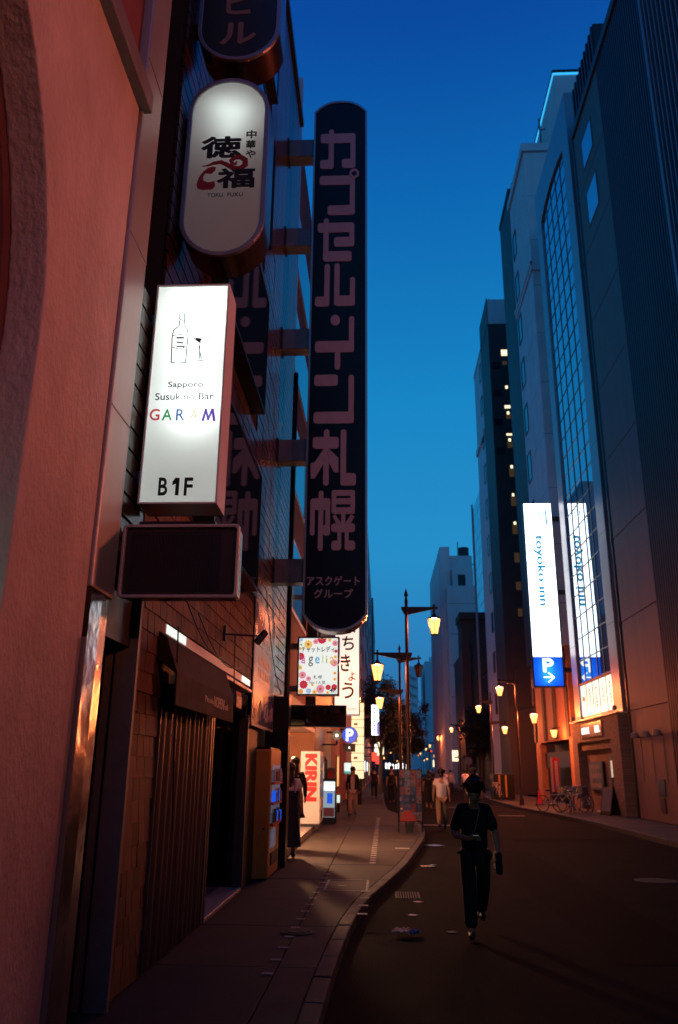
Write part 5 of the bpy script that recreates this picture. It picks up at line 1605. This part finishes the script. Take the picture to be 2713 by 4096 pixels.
def crumple(label, x, y, r, mats, seed, z=.0, h=.05, nm='paper_scrap'):
    random.seed(seed)
    t = thing(nm, label, 'litter', (x, y, z))
    for k, m_ in enumerate(mats):
        n = 12
        rr = r * (1 if k == 0 else .55)
        ph = [(random.uniform(5, 11), random.uniform(5, 11), random.uniform(0, 6), random.uniform(.3, 1)) for _ in range(4)]
        ca, sa = math.cos(seed + k), math.sin(seed + k)
        vs = []
        for i in range(n + 1):
            for j in range(n + 1):
                u, v = i / n - .5, j / n - .5
                hh = sum(a * abs(math.sin(p * u + q * v + o)) for p, q, o, a in ph) / 2.6
                uu, vv = u * (1 - .25 * hh), v * (1 - .2 * hh)
                vs.append((x + k * r * .75 + (uu * ca - vv * sa) * rr * 2, y + k * r * .3 + (uu * sa + vv * ca) * rr * 1.7, z + .005 + k * .004 + hh * h))
        fs = [(i * (n + 1) + j, (i + 1) * (n + 1) + j, (i + 1) * (n + 1) + j + 1, i * (n + 1) + j + 1) for i in range(n) for j in range(n)]
        o = MB().add(vs, fs).build('sheet', m_, t, smooth=True)
        sm = o.modifiers.new('thickness', 'SOLIDIFY')
        sm.thickness = .002
crumple('crumpled newspaper and blue wrapper lying on the road', .24, 9.65, .13, ['paper', 'paperblue'], 6, 0, .07)
crumple('flat pale blue flyer on the road near the rack', 1.28, 20.6, .2, ['paperblue'], 7, 0, .008)
crumple('small white paper scrap against the kerb', .86, 16.1, .13, ['paper', 'paperblue'], 8, 0, .03)
crumple('small pale paper strip on the road before the crumpled newspaper', .39, 10.95, .06, ['posterpink'], 9, 0, .004)
crumple('tiny reddish paper scrap on the road by the kerb', .5, 12.0, .06, ['posterpink'], 10, 0, .004)
crumple('tiny scrap on the road in front of the walking man', .78, 9.9, .06, ['greyc'], 13, 0, .004)

# ------------------------------------------------------------------ trees
def tree(label, x, y, h, r, seed):
    random.seed(seed)
    t = thing('street_tree', label, 'tree', (x, y, .1))
    tr = MB()
    tr.cyl((x, y, .1), (x + .1, y, h * .45), .16, .11, 9)
    limbs = []
    for k in range(7):
        a = 2 * PI * k / 7 + random.random()
        s = Vector((x + .1, y, h * random.uniform(.32, .48)))
        e = s + Vector((math.cos(a) * r * .75, math.sin(a) * r * .75, h * random.uniform(.2, .45)))
        tr.cyl(s, e, .06, .02, 6)
        limbs.append((s, e))
    tr.build('trunk', 'bark', t)
    lf = MB()
    cl = [(s.lerp(e, random.uniform(.55, 1.1)), random.uniform(.35, .75)) for s, e in limbs for _ in range(4)]
    cl += [(Vector((x + random.gauss(0, r * .4), y + random.gauss(0, r * .4), h * random.uniform(.55, .98))), random.uniform(.3, .8)) for _ in range(26)]
    for c, cr in cl:
        for _ in range(190):
            d_ = Vector((random.gauss(0, 1), random.gauss(0, 1), random.gauss(0, .8)))
            q = c + d_ * cr * .5
            u = Vector((random.gauss(0, 1), random.gauss(0, 1), random.gauss(0, 1))).normalized() * random.uniform(.07, .15)
            v = u.orthogonal().normalized() * random.uniform(.04, .08)
            lf.add([q - u, q - v, q + u, q + v], [(0, 1, 2, 3)])
    lf.build('crown', 'leafd', t)
tree('leafy street tree behind the second lamp on the left', -.05, 57, 7.6, 2.2, 1)
tree('leafy street tree further right between the lamp posts', 1.5, 66, 6.6, 2.2, 2)
tree('dark tree leaning over the road at the far left', 2.3, 82, 6.4, 2.2, 3)
tree('thin small tree in front of the dark capped block', 8.9, 74, 7.0, 1.3, 4)

# ------------------------------------------------------------------ people
def skin_mesh(name, nodes, edges, mat, parent, root='pel', sub=2):
    keys = list(nodes)
    me = bpy.data.meshes.new(name)
    me.from_pydata([Vector(nodes[k][0]) for k in keys], [(keys.index(a), keys.index(b)) for a, b in edges], [])
    o = bpy.data.objects.new(name, me)
    COL.objects.link(o)
    o.modifiers.new('skin', 'SKIN')
    sv = me.skin_vertices[0].data
    for k, kk in enumerate(keys):
        r = nodes[kk][1]
        sv[k].radius = r if isinstance(r, tuple) else (r, r)
        sv[k].use_root = kk == root
    ss = o.modifiers.new('sub', 'SUBSURF')
    ss.levels = ss.render_levels = sub
    dg = bpy.context.evaluated_depsgraph_get()
    m2 = bpy.data.meshes.new_from_object(o.evaluated_get(dg))
    m2.name = name
    bpy.data.objects.remove(o)
    bpy.data.meshes.remove(me)
    m2.materials.clear()
    m2.materials.append(mt[mat] if isinstance(mat, str) else mat)
    m2.polygons.foreach_set('use_smooth', [True] * len(m2.polygons))
    o = bpy.data.objects.new(name, m2)
    COL.objects.link(o)
    o.parent = parent
    return o

V = Vector
def person(label, loc, rz, H=1.7, top='tee', bottom='khaki', hairlen=0, walk=0.0, arms=None, bend=0.0, dress=None, sleeve=.55, jacket=None, fingers=False, bag=None, group=None, sub=1, topname='shirt', hv=1.0):
    t = thing('person', label, 'person', loc, group, local=True)
    t.rotation_euler = (0, 0, rz)
    t.scale = (H / 1.72,) * 3
    N = dict(pel=(V((0, 0, .93)), (.145, .10)), wai=(V((0, .0, 1.10)), (.13, .09)), che=(V((0, .0 + bend * .1, 1.29)), (.155, .105)), nec=(V((0, .01 + bend * .25, 1.455)), .052),
             hd0=(V((0, .03 + bend * .5, 1.535)), (.066, .075)), hd1=(V((0, .04 + bend * .62, 1.64)), (.074, .092)))
    nose = N['hd0'][0] + V((0, .085 + bend * .02, .045 - bend * .08))
    E = [('pel', 'wai'), ('wai', 'che'), ('che', 'nec'), ('nec', 'hd0'), ('hd0', 'hd1')]
    for s, c in ((-1, 'l'), (1, 'r')):
        sw = walk * s
        N['sh' + c] = (V((s * .165, 0, 1.395)), .058)
        if arms and c in arms:
            el_, wr_, ha_ = arms[c]
        else:
            el_, wr_, ha_ = V((s * .23, -.03 - sw * .15, 1.12)), V((s * .245, .03 - sw * .35, .88)), V((s * .24, .06 - sw * .4, .79))
        N['el' + c] = (el_, .042)
        N['wr' + c] = (wr_, .027)
        N['ha' + c] = (ha_, (.042, .022) if not fingers else (.036, .02))
        N['hip' + c] = (V((s * .095, 0, .86)), .088)
        N['kn' + c] = (V((s * .10, .04 + sw * .34, .49 + abs(min(0, sw)) * .05)), .058)
        fy = sw * .62
        N['an' + c] = (V((s * .10, -.02 + fy - (.12 if sw < 0 else 0) * abs(walk) * 2, .09 + (.09 * abs(walk) * 2 if sw < 0 else 0))), .04)
        N['to' + c] = (N['an' + c][0] + V((s * .015, .14, -.055)), (.042, .03))
        E += [('che', 'sh' + c), ('sh' + c, 'el' + c), ('el' + c, 'wr' + c), ('wr' + c, 'ha' + c), ('pel', 'hip' + c), ('hip' + c, 'kn' + c), ('kn' + c, 'an' + c), ('an' + c, 'to' + c)]
        if fingers:
            d0 = (ha_ - wr_).normalized()
            side = d0.cross(V((0, 0, 1)))
            side = side.normalized() if side.length > .1 else V((0, 1, 0))
            curl = V((0, 0, -1)) if abs(d0.z) < .7 else V((-s, .2, 0)).normalized()
            for k, (off, L) in enumerate(((-.028, .058), (-.009, .068), (.010, .064), (.028, .05))):
                b0 = ha_ + side * off + d0 * .02
                N['f%s%da' % (c, k)] = (b0 + d0 * L * .5 + curl * .006, .0095)
                N['f%s%db' % (c, k)] = (b0 + d0 * L * .85 + curl * .03, .0085)
                N['f%s%dc' % (c, k)] = (b0 + d0 * L * .8 + curl * .052, .0075)
                E += [('ha' + c, 'f%s%da' % (c, k)), ('f%s%da' % (c, k), 'f%s%db' % (c, k)), ('f%s%db' % (c, k), 'f%s%dc' % (c, k))]
            N['th%sa' % c] = (wr_.lerp(ha_, .6) + side * .045 + V((0, 0, .015)), .011)
            N['th%sb' % c] = (wr_.lerp(ha_, 1.25) + side * .05 + V((0, 0, .03)), .009)
            E += [('ha' + c, 'th%sa' % c), ('th%sa' % c, 'th%sb' % c)]
    skin_mesh('body', N, E, 'skin', t, sub=sub if not fingers else 2)
    hc = N['hd1'][0]
    fc = N['hd0'][0]
    fcm = MB()
    fcm.ball(nose + V((0, .012, 0)), .016, 7, 5, (.8, 1.1, 1.5))
    for s in (-1, 1):
        fcm.ball(fc + V((s * .078, .0, .04)), .022, 6, 5, (.5, .8, 1.4))
    fo = fcm.build('face', 'skin', t, smooth=True)
    ey = MB()
    for s in (-1, 1):
        ey.ball(nose + V((s * .032, -.012, .045)), .009, 6, 4, (1.5, .6, .8))
    ey.ball(nose + V((0, -.012, -.05)), .012, 6, 4, (1.9, .5, .4))
    ey.build('eyes_and_mouth', 'hair', fo)
    hm = MB()
    hm.ball(hc + V((0, -.028, .035)), .112 * (1 + (hv - 1) * .5), 12, 8, (.95, 1.02, .93))
    hm.ball(hc + V((0, .045, .065)), .07 * hv, 10, 6, (1.2, .75, .7))
    if hv > 1.1:
        for k in range(150):
            a_ = random.uniform(0, 2 * PI)
            q_ = random.uniform(.05, 1)
            p_0 = hc + V((math.cos(a_) * .085 * q_, math.sin(a_) * .09 * q_ - .015, .155 - .075 * q_ * q_))
            p_1 = p_0 + V((math.cos(a_) * .05, math.sin(a_) * .05, -.085 - .06 * q_ * random.random()))
            hm.cyl(p_0, p_0.lerp(p_1, .6) + V((math.cos(a_) * .012, math.sin(a_) * .012, .01)), .014, .011, 5).cyl(p_0.lerp(p_1, .6) + V((math.cos(a_) * .012, math.sin(a_) * .012, .01)), p_1, .011, .002, 5)
    hm.ball(hc + V((0, -.06, -.06)), .085, 10, 6, (.95, .7, 1))
    ho = hm.build('hair', 'hair', t, smooth=True)
    if hairlen:
        k = hairlen
        skin_mesh('long_hair', dict(pel=(hc + V((0, -.06, .0)), (.085, .06)), b=(hc + V((0, -.09, -.18)), (.09, .045)), c=(hc + V((0, -.105, -.18 - k * .5)), (.10, .035)), d=(hc + V((0, -.10, -.18 - k)), (.06, .02))), [('pel', 'b'), ('b', 'c'), ('c', 'd')], 'hair', t, sub=1)
    # clothes follow the same skeleton
    C = {k: (N[k][0].copy(), tuple(r + .032 for r in N[k][1])) for k in ('pel', 'wai', 'che')}
    C['col'] = (N['nec'][0] + V((0, -.005, -.045)), .068)
    CE = [('pel', 'wai'), ('wai', 'che'), ('che', 'col')]
    C['pel'] = (V((0, 0, .80 if not dress else .9)), (.185, .135))
    C['wai'] = (C['wai'][0], (.172, .122))
    for s, c in ((-1, 'l'), (1, 'r')):
        C['sh' + c] = (N['sh' + c][0] + V((0, 0, .008)), .074)
        a, b = N['sh' + c][0], N['el' + c][0]
        C['sl' + c] = (a.lerp(b, sleeve), .076 if sleeve < .95 else .056)
        CE += [('che', 'sh' + c), ('sh' + c, 'sl' + c)]
        if sleeve > .95:
            C['cu' + c] = (N['wr' + c][0].lerp(N['el' + c][0], .15), .04)
            CE.append(('sl' + c, 'cu' + c))
    tp = skin_mesh(topname, C, CE, top, t, sub=sub)
    if jacket:
        J = {k: (v[0] + V((0, -.03, 0)) if k in ('pel', 'wai', 'che') else v[0], tuple(r + .012 for r in v[1]) if isinstance(v[1], tuple) else v[1] + .012) for k, v in C.items()}
        skin_mesh('jacket', J, CE, jacket, t, sub=sub)
    if dress:
        prof = [(.17, 1.02), (.19, .85), (.21, .6), (.25, dress), (.24, dress)]
        do = MB().lathe([(r, z) for r, z in prof], n=16).build('skirt', bottom, t, smooth=True)
    else:
        T = dict(pel=(V((0, 0, .92)), (.158, .112)))
        TE = []
        for s, c in ((-1, 'l'), (1, 'r')):
            T['hip' + c] = (N['hip' + c][0], .106)
            T['kn' + c] = (N['kn' + c][0], .09)
            T['an' + c] = (N['an' + c][0] + V((0, 0, .02)), .078)
            TE += [('pel', 'hip' + c), ('hip' + c, 'kn' + c), ('kn' + c, 'an' + c)]
        skin_mesh('trousers', T, TE, bottom, t, sub=sub)
    for c in 'lr':
        a, b = N['an' + c][0], N['to' + c][0]
        sh = MB()
        sh.ball(a.lerp(b, .5) + V((0, .01, .005)), .06, 10, 6, (.72, 2.05, .62))
        sh.ball(a + V((0, -.01, -.02)), .055, 8, 6, (.85, 1, 1))
        sh.build('shoe', 'shoe', t, smooth=True)
    if bag:
        bm_ = MB()
        bm_.box(-.15, .15, -.27, -.13, 1.0, 1.4)
        bm_.build('bag', bag, t, bevel=.04)
    return t

ph_arms = {'l': (V((-.25, .0, 1.10)), V((-.10, .24, 1.10)), V((-.03, .30, 1.12))), 'r': (V((.25, -.02, 1.11)), V((.275, .02, .86)), V((.27, .05, .78)))}
# the man with the telephone walks towards the camera: his forward (+Y) is turned to -Y
me_ = person('dark figure in black striped shirt walking head down over a phone', (1.05, 9.75, 0), PI, 1.60, 'blackcloth', 'blackcloth', 0, .5, {'r': (V((.25, .0, 1.10)), V((.10, .25, 1.08)), V((.03, .31, 1.10))), 'l': (V((-.26, -.02, 1.11)), V((-.285, .02, .86)), V((-.28, .05, .78)))}, bend=.3, fingers=True, sleeve=.9, sub=2, hv=1.15)
skn = MB()
for k in range(-4, 5):
    pts = [(k * .03, math.sqrt(max(.0, 1 - (k * .03 / .185) ** 2)) * .142, z) for z in (.86, .98, 1.1)] + [(k * .03, math.sqrt(max(.0, 1 - (k * .03 / .19) ** 2)) * .14 + .02, 1.22)]
    skn.tube(pts, .0035, 4)
skn.build('shirt_stripes', 'stripe', me_)
MB().tube([(-.05, .17, 1.52), (-.06, .16, 1.40), (-.02, .17, 1.25), (.02, .2, 1.14)], .0014, 4).build('earphone_cord', 'tee', me_)
phn = tag(MB().box(1.0, 1.07, 9.37, 9.50, 1.03, 1.04).build('phone', 'blackgloss', bevel=.003), 'dark phone held in the hand of the walking man', 'phone')
phs = box('phone_screen', glow('phone screen', (.7, .6, .55), .12), phn, 1.005, 1.065, 9.38, 9.49, 1.0405, 1.0415)
hb_ = tag(MB().box(1.27, 1.34, 9.62, 9.90, .62, .86).build('shoulder_bag', 'blackcloth', bevel=.03), 'black bag hanging at the hip of the walking man', 'bag')
person('man in white T shirt and khaki trousers walking away on the road', (1.86, 26.0, 0), 0, 1.72, 'tee', 'khaki', 0, .32)
person('person in a pale T shirt partly hidden behind the man with the phone', (2.92, 26.6, 0), .1, 1.75, 'tee', 'greyc', 0, .3)
person('dark clothed person in the roadway just right of the poster rack', (2.15, 38, 0), 0, 1.68, 'blackcloth', 'blackcloth', .25, .2, dress=.35)
person('woman in open black jacket, pink top and beige trousers on the pavement', (-1.0, 30.3, .12), PI, 1.64, 'pinktop', 'beige', .3, .18, sleeve=1.0, jacket='blackcloth', topname='top') if False else None
wj = person('woman in dark jacket and beige trousers walking up the pavement', (-1.0, 30.3, .12), PI, 1.64, 'blackcloth', 'beige', .3, .18, sleeve=1.0, topname='jacket')
MB().prism([(-.06, .93), (.06, .93), (.075, 1.25), (.05, 1.42), (-.05, 1.42), (-.075, 1.25)], 'xz', .10, .138).build('top', 'pinktop', wj)
MB().box(-.34, -.2, -.12, .12, .75, 1.05).build('handbag', 'black', wj, bevel=.03)
ws = person('woman with long black hair in a navy dress by the pillar', (-1.73, 16.0, .12), .2, 1.66, 'tee', 'navycloth', .42, .1, dress=.22, sleeve=.5, topname='blouse')
MB().lathe([(.172, 1.24), (.178, 1.1), (.185, .95)], n=16).build('bodice', 'navycloth', ws, smooth=True)
MB().tube([(.09, -.15, 1.2), (.1, -.1, 1.38), (.1, 0, 1.45), (.09, .13, 1.3)], .02, 6).build('strap', 'pinktop', ws)
person('person in black standing next to the woman in the navy dress', (-1.80, 17.6, .27), .3, 1.64, 'blackcloth', 'blackcloth', .3, .0, dress=.5, sleeve=1.0)
crowd = [((-.35, 47, .12), 0, 'blackcloth', 'blackcloth', 'dark walker alone on the far left pavement', .2, 0), ((.55, 42, .12), PI, 'blackcloth', 'blackcloth', 'stout dark person standing on the kerb behind the rack', 0, 0),
         ((3.9, 52, 0), 0, 'tee', 'greyc', 'far walker in white in the middle of the road', .3, 0), ((4.8, 58, 0), PI, 'greyc', 'blackcloth', 'far walker in grey beside the one in white', .3, 0), ((5.6, 56, 0), 0, 'tee', 'blackcloth', 'far walker in a white top nearest the right kerb', .2, 0),
         ((6.9, 62, .13), 0, 'pinktop', 'blackcloth', 'far person in pale pink on the right pavement', .2, 0), ((3.0, 66, 0), PI, 'blackcloth', 'blackcloth', 'far dark walker to the left of the white ones', .3, 0), ((3.6, 78, 0), 0, 'pinktop', 'greyc', 'distant walker in pink in mid road', .2, 0),
         ((5.2, 84, 0), PI, 'blackcloth', 'greyc', 'distant dark walker in front of the black building', .2, 0), ((2.4, 88, 0), 0, 'greyc', 'blackcloth', 'distant grey walker beyond the rack', .3, 0), ((1.9, 52, 0), 0, 'blackcloth', 'blackcloth', 'dark walker just beyond the rack on the road', .3, 0)]
for (lc, rz, a, b, lb, wk, hl) in crowd:
    person(lb, lc, rz, random.uniform(1.6, 1.75), a, b, hl, wk, sub=1, group='people far down the street')
